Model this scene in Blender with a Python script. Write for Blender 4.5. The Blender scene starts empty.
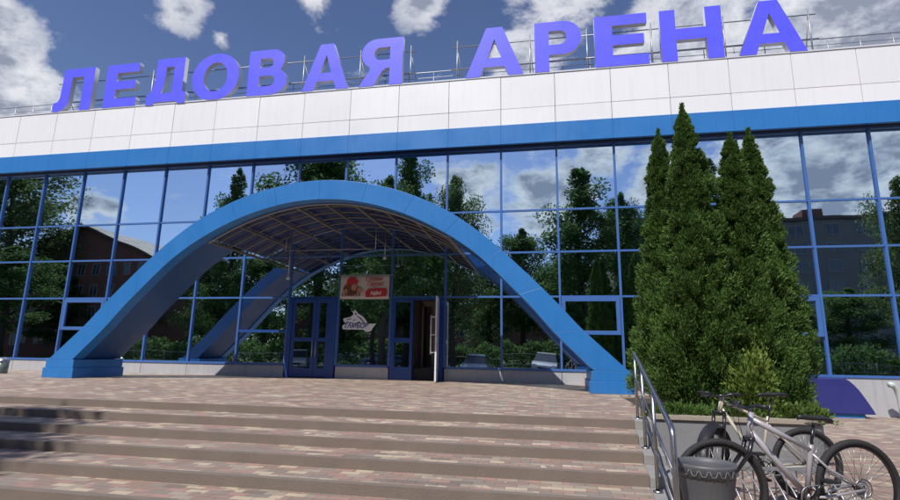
import bpy, bmesh, math, random
import numpy as np
from mathutils import Vector, Matrix

S = bpy.context.scene
C = S.collection
rnd = random.Random(7)

# ------------------------------------------------------------------ camera
YAW, PITCH, ROLL, FPX = math.radians(10.7657), math.radians(11.307), math.radians(0.9476), 518.0
fw = Vector((-math.sin(YAW)*math.cos(PITCH), math.cos(YAW)*math.cos(PITCH), math.sin(PITCH)))
rt = Vector((math.cos(YAW), math.sin(YAW), 0)); upv = rt.cross(fw)
r_ = rt*math.cos(ROLL)+upv*math.sin(ROLL); u_ = -rt*math.sin(ROLL)+upv*math.cos(ROLL)
cam = bpy.data.cameras.new('camera'); camo = bpy.data.objects.new('camera', cam); C.objects.link(camo)
m = Matrix.Identity(4)
for i in range(3): m[i][0], m[i][1], m[i][2] = r_[i], u_[i], -fw[i]
m[2][3] = 1.4
camo.matrix_world = m
cam.sensor_width = 36; cam.lens = 36*FPX/900; cam.clip_start = 0.05; cam.clip_end = 3000
S.camera = camo

# ------------------------------------------------------------------ sun and sky
SD = Vector((-0.42, -1.0, 1.42)).normalized()          # towards the sun: behind the camera, to the left
EL = math.asin(SD.z); AZ = math.atan2(SD.x, SD.y)
sl = bpy.data.lights.new('sun', 'SUN'); sl.energy = 4.6; sl.angle = math.radians(0.5); sl.color = (1, .955, .91)
so = bpy.data.objects.new('sun', sl); C.objects.link(so)
so.rotation_euler = SD.to_track_quat('Z', 'Y').to_euler(); so.location = (-20, -40, 50)

W = bpy.data.worlds.new('World'); S.world = W; W.use_nodes = True
nt = W.node_tree; nt.nodes.clear()
def N(t, tp, **k):
    n = t.nodes.new(tp)
    for a, b in k.items(): setattr(n, a, b)
    return n
def setin(n, **k):
    for a, b in k.items(): n.inputs[a].default_value = b
def math_(t, op, a, b=None, clamp=False):
    n = N(t, 'ShaderNodeMath', operation=op, use_clamp=clamp)
    for i, v in enumerate((a, b)):
        if v is None: continue
        if isinstance(v, (int, float)): n.inputs[i].default_value = v
        else: t.links.new(v, n.inputs[i])
    return n.outputs[0]
def vmath(t, op, a, b=None, s=None):
    n = N(t, 'ShaderNodeVectorMath', operation=op)
    for i, v in enumerate((a, b)):
        if v is None: continue
        if isinstance(v, (tuple, Vector)): n.inputs[i].default_value = v
        else: t.links.new(v, n.inputs[i])
    if s is not None:
        if isinstance(s, (int, float)): n.inputs['Scale'].default_value = s
        else: t.links.new(s, n.inputs['Scale'])
    return n
sky = N(nt, 'ShaderNodeTexSky', sky_type='NISHITA', sun_disc=False)
sky.sun_elevation = EL; sky.sun_rotation = AZ; sky.air_density = 1.0; sky.dust_density = 0.6; sky.ozone_density = 3.0
bg = N(nt, 'ShaderNodeBackground'); bg.inputs[1].default_value = 0.095
tint = N(nt, 'ShaderNodeMix', data_type='RGBA', blend_type='MULTIPLY'); tint.inputs[0].default_value = 1
tint.inputs[7].default_value = (1.02, 1.0, 1.16, 1)
nt.links.new(sky.outputs[0], tint.inputs[6]); nt.links.new(tint.outputs[2], bg.inputs[0])
tc = N(nt, 'ShaderNodeTexCoord')
dirv = vmath(nt, 'NORMALIZE', tc.outputs['Generated']).outputs[0]
sep = N(nt, 'ShaderNodeSeparateXYZ'); nt.links.new(dirv, sep.inputs[0])
zz = math_(nt, 'ADD', math_(nt, 'MAXIMUM', sep.outputs[2], 0.0), 0.30)
inv = math_(nt, 'DIVIDE', 1.0, zz)
plane = vmath(nt, 'SCALE', dirv, s=inv).outputs[0]
def pdir(px, py, mirror=False):
    d = (r_*((px-450)/FPX) - u_*((py-250)/FPX) + fw).normalized()
    return Vector((d.x, -d.y, d.z)) if mirror else d
# cloud banks: (direction, angular radius, weight), where the photograph and its reflections show them
blobs = [(pdir(-12, 62), .115, 1.2), (pdir(-45, 100), .16, 1.2), (pdir(-20, 10), .06, .9), (pdir(183, 8), .07, .8), (pdir(222, 38), .035, .7), (pdir(420, 8), .075, .8),
         (pdir(315, -5), .04, .7), (pdir(560, -12), .13, .9), (pdir(520, 62), .08, .7), (pdir(690, 25), .14, .95), (pdir(860, 0), .22, 1.15), (pdir(905, 30), .12, 1.0),
         (pdir(640, 55), .09, .7), 
         (pdir(470, 190, 1), .11, .9), (pdir(545, 195, 1), .12, 1.0), (pdir(600, 150, 1), .09, .9), (pdir(740, 165, 1), .11, .85), (pdir(830, 170, 1), .16, 1.1), (pdir(890, 150, 1), .12, .9),
         (pdir(80, 208, 1), .06, .8), (pdir(110, 212, 1), .04, .7), (pdir(660, 180, 1), .10, .85), (pdir(400, 120, 1), .05, .7)]
acc = None
for d, rad, wgt in blobs:
    dist = vmath(nt, 'DISTANCE', dirv, tuple(d)).outputs['Value']
    v = math_(nt, 'SUBTRACT', 1.0, math_(nt, 'DIVIDE', dist, rad))
    v = math_(nt, 'MULTIPLY', math_(nt, 'MAXIMUM', v, 0.0), wgt)
    acc = v if acc is None else math_(nt, 'MAXIMUM', acc, v)
def fbm(vec, scale, detail, rough, dist=0.0):
    n = N(nt, 'ShaderNodeTexNoise'); setin(n, Scale=scale, Detail=detail, Roughness=rough, Distortion=dist)
    nt.links.new(vec, n.inputs['Vector']); return n.outputs['Fac']
n1 = fbm(plane, 6.0, 12, .64, .12)
n3 = fbm(plane, 1.3, 3, .5)
dens = math_(nt, 'ADD', math_(nt, 'MULTIPLY', math_(nt, 'SUBTRACT', n1, 0.5), 1.9), math_(nt, 'MULTIPLY', acc, 1.05))
dens = math_(nt, 'ADD', dens, math_(nt, 'MULTIPLY', math_(nt, 'SUBTRACT', n3, 0.56), .5))
mr = N(nt, 'ShaderNodeMapRange', interpolation_type='SMOOTHSTEP'); nt.links.new(dens, mr.inputs[0])
setin(mr, **{'From Min': 0.19, 'From Max': 0.55})
shp = vmath(nt, 'ADD', plane, (0.03, 0.05, 0.0)).outputs[0]
n2 = fbm(shp, 6.0, 9, .62, .12)
thick = math_(nt, 'ADD', math_(nt, 'SUBTRACT', n2, n1), math_(nt, 'MULTIPLY', math_(nt, 'SUBTRACT', dens, 0.5), -.55))
cr = N(nt, 'ShaderNodeValToRGB'); el = cr.color_ramp.elements
el[0].position = .12; el[0].color = (.31, .35, .46, 1); el[1].position = .85; el[1].color = (.86, .87, .93, 1)
e = el.new(.5); e.color = (.60, .64, .73, 1)
nt.links.new(math_(nt, 'ADD', math_(nt, 'MULTIPLY', thick, 2.0), .72), cr.inputs[0])
bgc = N(nt, 'ShaderNodeBackground'); bgc.inputs[1].default_value = 0.92
nt.links.new(cr.outputs[0], bgc.inputs[0])
mx = N(nt, 'ShaderNodeMixShader'); nt.links.new(mr.outputs[0], mx.inputs[0])
nt.links.new(bg.outputs[0], mx.inputs[1]); nt.links.new(bgc.outputs[0], mx.inputs[2])
wo = N(nt, 'ShaderNodeOutputWorld'); nt.links.new(mx.outputs[0], wo.inputs[0])

S.render.engine = 'CYCLES'
S.render.resolution_x = 1024; S.render.resolution_y = 569
S.view_settings.view_transform = 'Standard'; S.view_settings.look = 'None'
S.view_settings.exposure = 0.0; S.view_settings.gamma = 1.0; S.view_settings.use_curve_mapping = False
S.cycles.max_bounces = 6; S.cycles.glossy_bounces = 4; S.cycles.transparent_max_bounces = 12; S.cycles.transmission_bounces = 4

# ------------------------------------------------------------------ helpers
def tag(o, label=None, cat=None, group=None, kind=None):
    if label: o['label'] = label
    if cat: o['category'] = cat
    if group: o['group'] = group
    if kind: o['kind'] = kind
    return o
def thing(name, label, cat, loc=(0, 0, 0), rz=0, group=None):
    o = bpy.data.objects.new(name, None); C.objects.link(o); o.empty_display_size = .2
    o.location = loc; o.rotation_euler = (0, 0, rz)
    return tag(o, label, cat, group)
KIDS = {}
def kids(o): return KIDS.get(o.name, [])
def link(name, me, parent):
    o = bpy.data.objects.new(name, me); C.objects.link(o)
    if parent: o.parent = parent; KIDS.setdefault(parent.name, []).append(o)
    return o
def copy_tree(o, parent=None):
    c = o.copy(); C.objects.link(c)
    if parent: c.parent = parent; KIDS.setdefault(parent.name, []).append(c)
    for k in list(kids(o)): copy_tree(k, c)
    return c

class MB:
    def __init__(s): s.v = []; s.f = []; s.m = []; s.sm = []; s.mi = 0
    def add(s, vs, fs, smooth=False):
        b = len(s.v); s.v += [tuple(v) for v in vs]
        for f in fs: s.f.append([b+i for i in f]); s.m.append(s.mi); s.sm.append(smooth)
        return s
    def box(s, x0, x1, y0, y1, z0, z1):
        v = [(x, y, z) for z in (z0, z1) for y in (y0, y1) for x in (x0, x1)]
        return s.add(v, [(0, 2, 3, 1), (4, 5, 7, 6), (0, 1, 5, 4), (2, 6, 7, 3), (0, 4, 6, 2), (1, 3, 7, 5)])
    def prism(s, poly, y0, y1, ax='y'):      # polygon in (x,z) extruded along y (ax='y'), in (y,z) along x, in (x,y) along z
        n = len(poly)
        def p(a, b, t): return (a, t, b) if ax == 'y' else ((t, a, b) if ax == 'x' else (a, b, t))
        v = [p(a, b, y0) for a, b in poly]+[p(a, b, y1) for a, b in poly]
        return s.add(v, [list(range(n)), list(range(2*n-1, n-1, -1))]+[(i, i+n, (i+1) % n+n, (i+1) % n) for i in range(n)])
    def tube(s, pts, r, n=10, cap=True, closed=False):
        pts = [Vector(p) for p in pts]; k = len(pts); rr = r if isinstance(r, (list, tuple)) else [r]*k
        vs = []; prev = None
        for i, p in enumerate(pts):
            if closed: t = (pts[(i+1) % k]-pts[i-1]).normalized()
            else: t = (pts[min(i+1, k-1)]-pts[max(i-1, 0)]).normalized()
            if prev is None: a = t.orthogonal().normalized()
            else:
                a = prev-t*prev.dot(t)
                a = a.normalized() if a.length > 1e-6 else t.orthogonal().normalized()
            prev = a; b = t.cross(a)
            for j in range(n):
                an = 2*math.pi*j/n; vs.append(p+(a*math.cos(an)+b*math.sin(an))*rr[i])
        fs = []
        for i in range(k if closed else k-1):
            q = (i+1) % k
            for j in range(n): fs.append((i*n+j, i*n+(j+1) % n, q*n+(j+1) % n, q*n+j))
        if cap and not closed: fs += [list(range(n-1, -1, -1)), [(k-1)*n+j for j in range(n)]]
        return s.add(vs, fs, True)
    def bar(s, a, b, w, h, up=(0, 0, 1)):
        a = Vector(a); b = Vector(b); t = (b-a).normalized(); u = Vector(up); x = t.cross(u)
        if x.length < 1e-5: x = Vector((1, 0, 0))
        x.normalize(); u = x.cross(t)
        vs = [p+x*(w/2*i)+u*(h/2*j) for p in (a, b) for i, j in ((-1, -1), (1, -1), (1, 1), (-1, 1))]
        return s.add(vs, [(3, 2, 1, 0), (4, 5, 6, 7), (0, 1, 5, 4), (1, 2, 6, 5), (2, 3, 7, 6), (3, 0, 4, 7)])
    def lathe(s, prof, n=24, ctr=(0, 0, 0), axis='z'):
        vs = []
        for r, z in prof:
            for j in range(n):
                a = 2*math.pi*j/n; c, d = r*math.cos(a), r*math.sin(a)
                v = (c, d, z) if axis == 'z' else ((c, z, d) if axis == 'y' else (z, c, d))
                vs.append(tuple(v[i]+ctr[i] for i in range(3)))
        fs = [(i*n+j, i*n+(j+1) % n, (i+1)*n+(j+1) % n, (i+1)*n+j) for i in range(len(prof)-1) for j in range(n)]
        return s.add(vs, fs, True)
    def torus(s, R, r, ctr=(0, 0, 0), n=48, k=10, wy=None):   # ring lying in the local xz plane
        wy = wy or r; vs = []
        for i in range(n):
            a = 2*math.pi*i/n
            for j in range(k):
                b = 2*math.pi*j/k; q = R+r*math.cos(b)
                vs.append((ctr[0]+q*math.cos(a), ctr[1]+wy*math.sin(b), ctr[2]+q*math.sin(a)))
        fs = [(i*k+j, i*k+(j+1) % k, ((i+1) % n)*k+(j+1) % k, ((i+1) % n)*k+j) for i in range(n) for j in range(k)]
        return s.add(vs, fs, True)
    def build(s, name, mat, parent=None, bevel=0.0, recalc=True):
        me = bpy.data.meshes.new(name); me.from_pydata(s.v, [], s.f)
        for mt in (mat if isinstance(mat, (list, tuple)) else [mat]): me.materials.append(mt)
        me.polygons.foreach_set('use_smooth', s.sm); me.polygons.foreach_set('material_index', s.m)
        if recalc:
            bm = bmesh.new(); bm.from_mesh(me); bmesh.ops.recalc_face_normals(bm, faces=bm.faces[:]); bm.to_mesh(me); bm.free()
        me.update()
        o = link(name, me, parent)
        if bevel:
            b = o.modifiers.new('bevel', 'BEVEL'); b.width = bevel; b.segments = 2; b.limit_method = 'ANGLE'; b.angle_limit = math.radians(40)
        return o
def B(x0, x1, y0, y1, z0, z1): return MB().box(x0, x1, y0, y1, z0, z1)

# ------------------------------------------------------------------ materials
MATS = {}
def mat(name, col, rough=.5, metal=0.0, spec=.5, var=0.0, vscale=3.0, bump=0.0, bscale=40.0, coat=0.0, island=0.0, streak=0.0):
    M = bpy.data.materials.new(name); M.use_nodes = True; t = M.node_tree
    p = t.nodes['Principled BSDF']; p.inputs['Base Color'].default_value = (*col, 1)
    setin(p, Roughness=rough, Metallic=metal); p.inputs['Specular IOR Level'].default_value = spec; p.inputs['Coat Weight'].default_value = coat
    co = N(t, 'ShaderNodeTexCoord').outputs['Object']
    src = None
    if var:
        n = N(t, 'ShaderNodeTexNoise'); setin(n, Scale=vscale, Detail=6.0, Roughness=.6); t.links.new(co, n.inputs['Vector'])
        src = math_(t, 'ADD', 1.0, math_(t, 'MULTIPLY', math_(t, 'SUBTRACT', n.outputs['Fac'], .5), var*2))
        rr = math_(t, 'ADD', rough, math_(t, 'MULTIPLY', math_(t, 'SUBTRACT', n.outputs['Fac'], .5), .35), True); t.links.new(rr, p.inputs['Roughness'])
    if island:
        g = N(t, 'ShaderNodeNewGeometry').outputs['Random Per Island']
        q = math_(t, 'ADD', 1.0, math_(t, 'MULTIPLY', math_(t, 'SUBTRACT', g, .5), island*2))
        src = q if src is None else math_(t, 'MULTIPLY', src, q)
    if streak:
        mp = N(t, 'ShaderNodeMapping'); mp.inputs['Scale'].default_value = (9, 9, .55); t.links.new(co, mp.inputs[0])
        n = N(t, 'ShaderNodeTexNoise'); setin(n, Scale=1.0, Detail=5.0, Roughness=.65); t.links.new(mp.outputs[0], n.inputs['Vector'])
        q = math_(t, 'SUBTRACT', 1.0, math_(t, 'MULTIPLY', math_(t, 'MAXIMUM', math_(t, 'SUBTRACT', n.outputs['Fac'], .5), 0.0), streak*4))
        src = q if src is None else math_(t, 'MULTIPLY', src, q)
    if src is not None:
        v = vmath(t, 'SCALE', (col[0], col[1], col[2]), s=src); t.links.new(v.outputs[0], p.inputs['Base Color'])
    if bump:
        n = N(t, 'ShaderNodeTexNoise'); setin(n, Scale=bscale, Detail=4.0); t.links.new(co, n.inputs['Vector'])
        b = N(t, 'ShaderNodeBump'); setin(b, Strength=bump, Distance=.02); t.links.new(n.outputs['Fac'], b.inputs['Height']); t.links.new(b.outputs[0], p.inputs['Normal'])
    MATS[name] = M; return M
blue_paint = mat('blue_cladding', (.027, .185, .50), .38, var=.09, vscale=1.1, bump=.09, bscale=1.6, streak=.13)
blue_frame = mat('blue_frame', (.058, .15, .40), .35, var=.05)
blue_door = mat('blue_door_paint', (.020, .070, .27), .35, var=.05)
white_panel = mat('white_composite_panel', (.83, .83, .82), .36, island=.03, var=.03, vscale=.7, streak=.06)
dark_gap = mat('dark_joint', (.015, .015, .02), .8)
base_m = mat('pale_grey_base_panel', (.45, .45, .46), .55, island=.05, var=.09, vscale=4, streak=.2)
violet = mat('violet_sign_paint', (.105, .107, .98), .45, var=.04, vscale=2, streak=.08)
letter_side = mat('pale_letter_return', (.62, .63, .68), .5, var=.05)
steel = mat('stainless_steel', (.40, .39, .39), .36, metal=1, var=.05, vscale=8)
galv = mat('galvanised_steel', (.42, .43, .45), .45, metal=.7, var=.1, vscale=12)
cream = mat('cream_painted_tube', (.18, .165, .13), .5, var=.08)
trim_w = mat('white_trim', (.62, .63, .66), .45)
trim_g = mat('grey_canopy_trim', (.30, .31, .34), .5)
leg_in = mat('shaded_blue_cladding', (.022, .075, .22), .4, var=.06, vscale=1.5)  # blue cladding darkened: shade under the arch legs put into the colour
conc = mat('light_concrete', (.27, .265, .25), .85, var=.16, vscale=5, bump=.25, bscale=60)
riser_m = mat('riser_kerb_concrete', (.185, .150, .123), .85, var=.2, vscale=3.5, bump=.25, bscale=70)
asph = mat('asphalt', (.055, .055, .058), .9, var=.25, vscale=1.2, bump=.2)
soil = mat('soil', (.055, .04, .028), .95, var=.3, vscale=8, bump=.8, bscale=25)
interior = mat('vestibule_wall', (.20, .17, .15), .7, var=.05)
white_plastic = mat('white_pvc', (.78, .79, .80), .3)
black_rub = mat('tyre_rubber', (.022, .021, .022), .75, bump=.35, bscale=90, var=.2, vscale=20)
black_pl = mat('black_plastic', (.018, .018, .02), .45, var=.1)
silver_paint = mat('silver_grey_paint', (.44, .42, .45), .33, metal=.25, coat=.4, var=.08, vscale=10)
black_paint = mat('black_gloss_paint', (.012, .012, .014), .28, coat=.4)
cream_paint = mat('cream_bike_paint', (.62, .56, .44), .35, coat=.4, var=.08, vscale=10)
pot_m = mat('dark_grey_pot_plastic', (.105, .108, .118), .5, var=.12, vscale=9)
orange = mat('orange_reflector', (.8, .22, .02), .3)
bark = mat('bark', (.07, .055, .042), .9, var=.3, vscale=6, bump=.9, bscale=14)
brick_far = mat('red_brown_brick', (.17, .075, .055), .85, var=.15, vscale=1)
panel_far = mat('grey_panel_facade', (.19, .185, .175), .85, var=.12, vscale=.4)
roof_far = mat('roof_sheet', (.10, .07, .06), .7, var=.15, vscale=.6)
win_far = mat('far_window_glass', (.03, .04, .05), .12, spec=.8)
poster_red = mat('banner_red_print', (.50, .03, .04), .6)
poster_bg = mat('banner_cream_print', (.62, .56, .50), .6, var=.06)
poster_br = mat('banner_brown_print', (.16, .06, .03), .6)
decal_w = mat('white_decal', (.85, .86, .88), .5)
decal_n = mat('navy_decal', (.05, .06, .20), .5)
viol_sheet = mat('violet_plastic_sheet', (.030, .036, .185), .3, var=.12, vscale=2, bump=.1, bscale=2)
bin_m = mat('grey_green_metal', (.16, .20, .18), .4, metal=.4, var=.1)

def glass_mat(name, tintc, rough=.012, wob=.014):
    M = bpy.data.materials.new(name); M.use_nodes = True; t = M.node_tree
    p = t.nodes['Principled BSDF']; setin(p, Metallic=1.0, Roughness=rough); p.inputs['Base Color'].default_value = (*tintc, 1)
    g = N(t, 'ShaderNodeNewGeometry'); co = N(t, 'ShaderNodeTexCoord').outputs['Object']
    oi = N(t, 'ShaderNodeObjectInfo').outputs['Random']
    # reflection of a coated pane: each pane lies a hair out of true and bows slightly
    n = N(t, 'ShaderNodeTexNoise'); setin(n, Scale=.55, Detail=1.0)
    off = N(t, 'ShaderNodeCombineXYZ'); t.links.new(math_(t, 'MULTIPLY', oi, 37.0), off.inputs[1]); 
    t.links.new(vmath(t, 'ADD', co, off.outputs[0]).outputs[0], n.inputs['Vector'])
    c = vmath(t, 'SUBTRACT', n.outputs['Color'], (.5, .5, .5)).outputs[0]
    wn_ = N(t, 'ShaderNodeTexWhiteNoise', noise_dimensions='1D'); t.links.new(oi, wn_.inputs['W'])
    c = vmath(t, 'ADD', c, vmath(t, 'SCALE', vmath(t, 'SUBTRACT', wn_.outputs['Color'], (.5, .5, .5)).outputs[0], s=.35).outputs[0]).outputs[0]
    nn = vmath(t, 'NORMALIZE', vmath(t, 'ADD', g.outputs['Normal'], vmath(t, 'SCALE', c, s=wob).outputs[0]).outputs[0]).outputs[0]
    t.links.new(nn, p.inputs['Normal'])
    v = vmath(t, 'SCALE', tuple(tintc), s=math_(t, 'ADD', .93, math_(t, 'MULTIPLY', oi, .14))); t.links.new(v.outputs[0], p.inputs['Base Color'])
    MATS[name] = M; return M
glass = glass_mat('blue_mirror_glass', (.61, .73, .82))
door_glass = glass_mat('door_glass', (.34, .41, .48))

def leaf_mat(name, c1, c2, trans=.3, patch=.9):
    M = bpy.data.materials.new(name); M.use_nodes = True; t = M.node_tree; t.nodes.remove(t.nodes['Principled BSDF'])
    out = t.nodes['Material Output']; g = N(t, 'ShaderNodeNewGeometry')
    co = N(t, 'ShaderNodeTexCoord').outputs['Object']
    n = N(t, 'ShaderNodeTexNoise'); setin(n, Scale=patch, Detail=3.0); t.links.new(co, n.inputs['Vector'])
    f = math_(t, 'ADD', math_(t, 'MULTIPLY', g.outputs['Random Per Island'], .6), math_(t, 'MULTIPLY', math_(t, 'SUBTRACT', n.outputs['Fac'], .3), 1.0), True)
    mxx = N(t, 'ShaderNodeMix', data_type='RGBA'); t.links.new(f, mxx.inputs[0]); mxx.inputs[6].default_value = (*c1, 1); mxx.inputs[7].default_value = (*c2, 1)
    d = N(t, 'ShaderNodeBsdfPrincipled'); setin(d, Roughness=.62); d.inputs['Specular IOR Level'].default_value = .25
    tr = N(t, 'ShaderNodeBsdfTranslucent'); ms = N(t, 'ShaderNodeMixShader'); ms.inputs[0].default_value = trans
    t.links.new(mxx.outputs[2], d.inputs['Base Color']); t.links.new(mxx.outputs[2], tr.inputs[0])
    t.links.new(d.outputs[0], ms.inputs[1]); t.links.new(tr.outputs[0], ms.inputs[2]); t.links.new(ms.outputs[0], out.inputs[0])
    MATS[name] = M; return M
thuja_leaf = leaf_mat('thuja_foliage', (.042, .085, .020), (.150, .275, .060), .32, 2.6)
lime_leaf = leaf_mat('lime_foliage', (.10, .16, .03), (.24, .33, .07), .25, 3)
juniper_leaf = leaf_mat('juniper_foliage', (.05, .09, .018), (.15, .23, .05), .25, 3)
tree_leaf = leaf_mat('tree_foliage', (.05, .105, .03), (.14, .24, .07), .5, .5)
tree_leaf2 = leaf_mat('tree_foliage_pale', (.065, .11, .035), (.18, .26, .09), .5, .5)

def paving(name, sx=.21, sy=.105, rot=False, grout=.5, dark=1.0):
    M = bpy.data.materials.new(name); M.use_nodes = True; t = M.node_tree
    p = t.nodes['Principled BSDF']; setin(p, Roughness=.82)
    co = N(t, 'ShaderNodeTexCoord').outputs['Object']; sp = N(t, 'ShaderNodeSeparateXYZ'); t.links.new(co, sp.inputs[0])
    X, Y = (sp.outputs[1], sp.outputs[0]) if rot else (sp.outputs[0], sp.outputs[1])
    v = math_(t, 'DIVIDE', Y, sy); row = math_(t, 'FLOOR', v); fv = math_(t, 'SUBTRACT', v, row)
    u = math_(t, 'ADD', math_(t, 'DIVIDE', X, sx), math_(t, 'MULTIPLY', row, .5)); col = math_(t, 'FLOOR', u); fu = math_(t, 'SUBTRACT', u, col)
    cb = N(t, 'ShaderNodeCombineXYZ'); t.links.new(col, cb.inputs[0]); t.links.new(row, cb.inputs[1])
    wn = N(t, 'ShaderNodeTexWhiteNoise', noise_dimensions='2D'); t.links.new(cb.outputs[0], wn.inputs['Vector'])
    big = N(t, 'ShaderNodeTexNoise'); setin(big, Scale=.9, Detail=3.0); t.links.new(co, big.inputs['Vector'])
    sel = math_(t, 'ADD', math_(t, 'MULTIPLY', wn.outputs['Value'], .72), math_(t, 'MULTIPLY', math_(t, 'SUBTRACT', big.outputs['Fac'], .3), .6), True)
    r = N(t, 'ShaderNodeValToRGB'); r.color_ramp.interpolation = 'CONSTANT'; e = r.color_ramp.elements
    cols = [(0, (.195, .155, .13)), (.12, (.28, .195, .155)), (.28, (.25, .205, .17)), (.42, (.34, .215, .175)), (.54, (.325, .27, .21)), (.69, (.45, .365, .26)), (.80, (.27, .195, .16)), (.87, (.52, .435, .325))]
    e[0].position = 0; e[0].color = (*cols[0][1], 1); e[1].position = cols[1][0]; e[1].color = (*cols[1][1], 1)
    for ps, c in cols[2:]: q = e.new(ps); q.color = (*c, 1)
    t.links.new(sel, r.inputs[0])
    gu = math_(t, 'MINIMUM', fu, math_(t, 'SUBTRACT', 1.0, fu)); gv = math_(t, 'MINIMUM', fv, math_(t, 'SUBTRACT', 1.0, fv))
    g = math_(t, 'MINIMUM', math_(t, 'MULTIPLY', gu, sx/.006), math_(t, 'MULTIPLY', gv, sy/.006), True)
    gg = math_(t, 'ADD', math_(t, 'MULTIPLY', g, 1-grout), grout)
    dn = N(t, 'ShaderNodeTexNoise'); setin(dn, Scale=2.2, Detail=8.0, Roughness=.7); t.links.new(co, dn.inputs['Vector'])
    dirt = math_(t, 'ADD', .66*dark, math_(t, 'MULTIPLY', dn.outputs['Fac'], .68*dark))
    gg = math_(t, 'MULTIPLY', gg, dirt)
    o = vmath(t, 'SCALE', r.outputs[0], s=gg); t.links.new(o.outputs[0], p.inputs['Base Color'])
    fn = N(t, 'ShaderNodeTexNoise'); setin(fn, Scale=120.0, Detail=3.0); t.links.new(co, fn.inputs['Vector'])
    b = N(t, 'ShaderNodeBump'); setin(b, Strength=.5, Distance=.004); t.links.new(math_(t, 'ADD', g, math_(t, 'MULTIPLY', fn.outputs['Fac'], .6)), b.inputs['Height']); t.links.new(b.outputs[0], p.inputs['Normal'])
    MATS[name] = M; return M
pave = paving('mixed_block_paving')
pave_g = paving('ground_block_paving', rot=False, dark=.92)
roofpoly = bpy.data.materials.new('tinted_polycarbonate'); roofpoly.use_nodes = True
_t = roofpoly.node_tree; _p = _t.nodes['Principled BSDF']; _p.inputs['Base Color'].default_value = (.028, .03, .06, 1); setin(_p, Roughness=.25)
_tr = N(_t, 'ShaderNodeBsdfTranslucent'); _tr.inputs[0].default_value = (.10, .11, .22, 1); _ms = N(_t, 'ShaderNodeMixShader'); _ms.inputs[0].default_value = .45
_t.links.new(_p.outputs[0], _ms.inputs[1]); _t.links.new(_tr.outputs[0], _ms.inputs[2]); _t.links.new(_ms.outputs[0], _t.nodes['Material Output'].inputs[0])
pav_grass = mat('grass_ground', (.045, .075, .02), .95, var=.3, vscale=1.5, bump=.6, bscale=20)

# ------------------------------------------------------------------ ground, plaza, steps
WY = 15.4; PZ = 0.6
tag(MB().box(-600, 600, -600, 600, -.4, 0.0).build('ground', asph), kind='structure')
tag(MB().box(-45, 45, -.7, WY+.4, .0005, .004).build('pavement', pave_g), kind='structure')
tag(MB().box(-80, 80, -60, -14, .0005, .004).build('lawn', pav_grass), kind='structure')
def ex(y): return 1.06-.083*(7.3-y)                     # right-hand end of the steps veers slightly
st = MB(); rs = MB(); ck = MB()
EDG = [7.2, 6.62, 6.04, 5.46, 4.88, 4.30]
for k, y in enumerate(EDG):
    z = PZ-.1*k; yb = WY+.3 if k == 0 else EDG[k-1]+.02
    if k:
        st.prism([(-45, y+.09), (ex(y+.09), y+.09), (ex(yb), yb), (-45, yb)], z-.12, z, 'z')
        rs.prism([(-45, y), (ex(y), y), (ex(y+.09), y+.088), (-45, y+.088)], z-.1, z+.003, 'z')
        ck.prism([(ex(y)+.003, y-.01), (ex(y)+.23, y-.01), (ex(yb)+.23, yb-.033), (ex(yb)+.003, yb-.033)], 0, z-.004, 'z')
plz = MB().prism([(-45, 7.29), (ex(7.29), 7.29), (ex(7.29), 7.597), (1.42, 7.597), (1.42, 11.8), (2.1, 11.9), (2.1, WY+.3), (-45, WY+.3)], 0, PZ, 'z')
rs.prism([(-45, 7.2), (ex(7.2), 7.2), (ex(7.29), 7.288), (-45, 7.288)], PZ-.1, PZ+.003, 'z')
ck.prism([(ex(7.2)+.003, 7.19), (1.30, 7.19), (1.32, 7.6), (1.075, 7.6)], 0, PZ+.006, 'z')
tag(plz.build('plaza', pave), kind='structure')
sto = tag(st.build('steps', pave), kind='structure')
# joints between kerbstones of the risers every metre
tag(rs.build('riser', riser_m, sto))
ck.build('cheek', conc, sto, bevel=.008)

# ------------------------------------------------------------------ arena building
X0, SP = -20.067, 1.702
def BX(i): return X0+SP*i
def sc(z, y=15.1): return 1.4+(z-1.4)*y/15.4
arena = thing('arena_building', 'long ice arena with blue mirror glass front, white panel fascia and blue band', 'sports arena', (0, WY, 0))
def ab(mb, name, m, parent=None, **k):                 # geometry is given in world y; shift to the parent's origin
    mb.v = [(a, b-WY, c) for a, b, c in mb.v]
    return mb.build(name, m, parent or arena, **k)
IL, IR = -2, 20
XL, XR = BX(IL), BX(IR)
ab(B(XL, XR, WY+2.2, WY+30, 0, 9.9), 'body', base_m)
ab(B(XL, XR, WY-.05, WY+29.9, 9.904, 9.95), 'roof', roof_far)
# fascia: backing with individual cassette panels
ab(B(XL, XR, 15.13, 15.6, 7.78, 10.05), 'fascia_backing', dark_gap)
FT, FD, FBt, FBb = 10.08, sc(9.09), sc(8.53), sc(7.89)
pn = MB()
for i in range(IL, IR):
    a, b = BX(i)*.9805+.007, BX(i+1)*.9805-.007
    for z0, z1 in ((FBt+.01, FD-.007), (FD+.007, FT-.03)):
        pn.box(a, b, 15.09+rnd.uniform(0, .006), 15.14, z0, z1)
ab(pn, 'fascia_panels', white_panel, bevel=.004)
ab(B(XL, XR, 15.07, 15.62, FT-.026, FT+.02), 'parapet_cap', trim_w)
bb = MB()
for i in range(IL, IR): bb.box(BX(i)*.9805+.002, BX(i+1)*.9805-.002, 15.06, 15.16, FBb, FBt)
ab(bb, 'blue_band', blue_paint, bevel=.003)
ab(B(XL, XR, 15.165, 15.38, FBb+.01, FBb+.03), 'soffit', dark_gap)
ab(B(XL, XR, 15.33, 15.42, 7.72, FBb+.05), 'head_frame', blue_frame)
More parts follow.
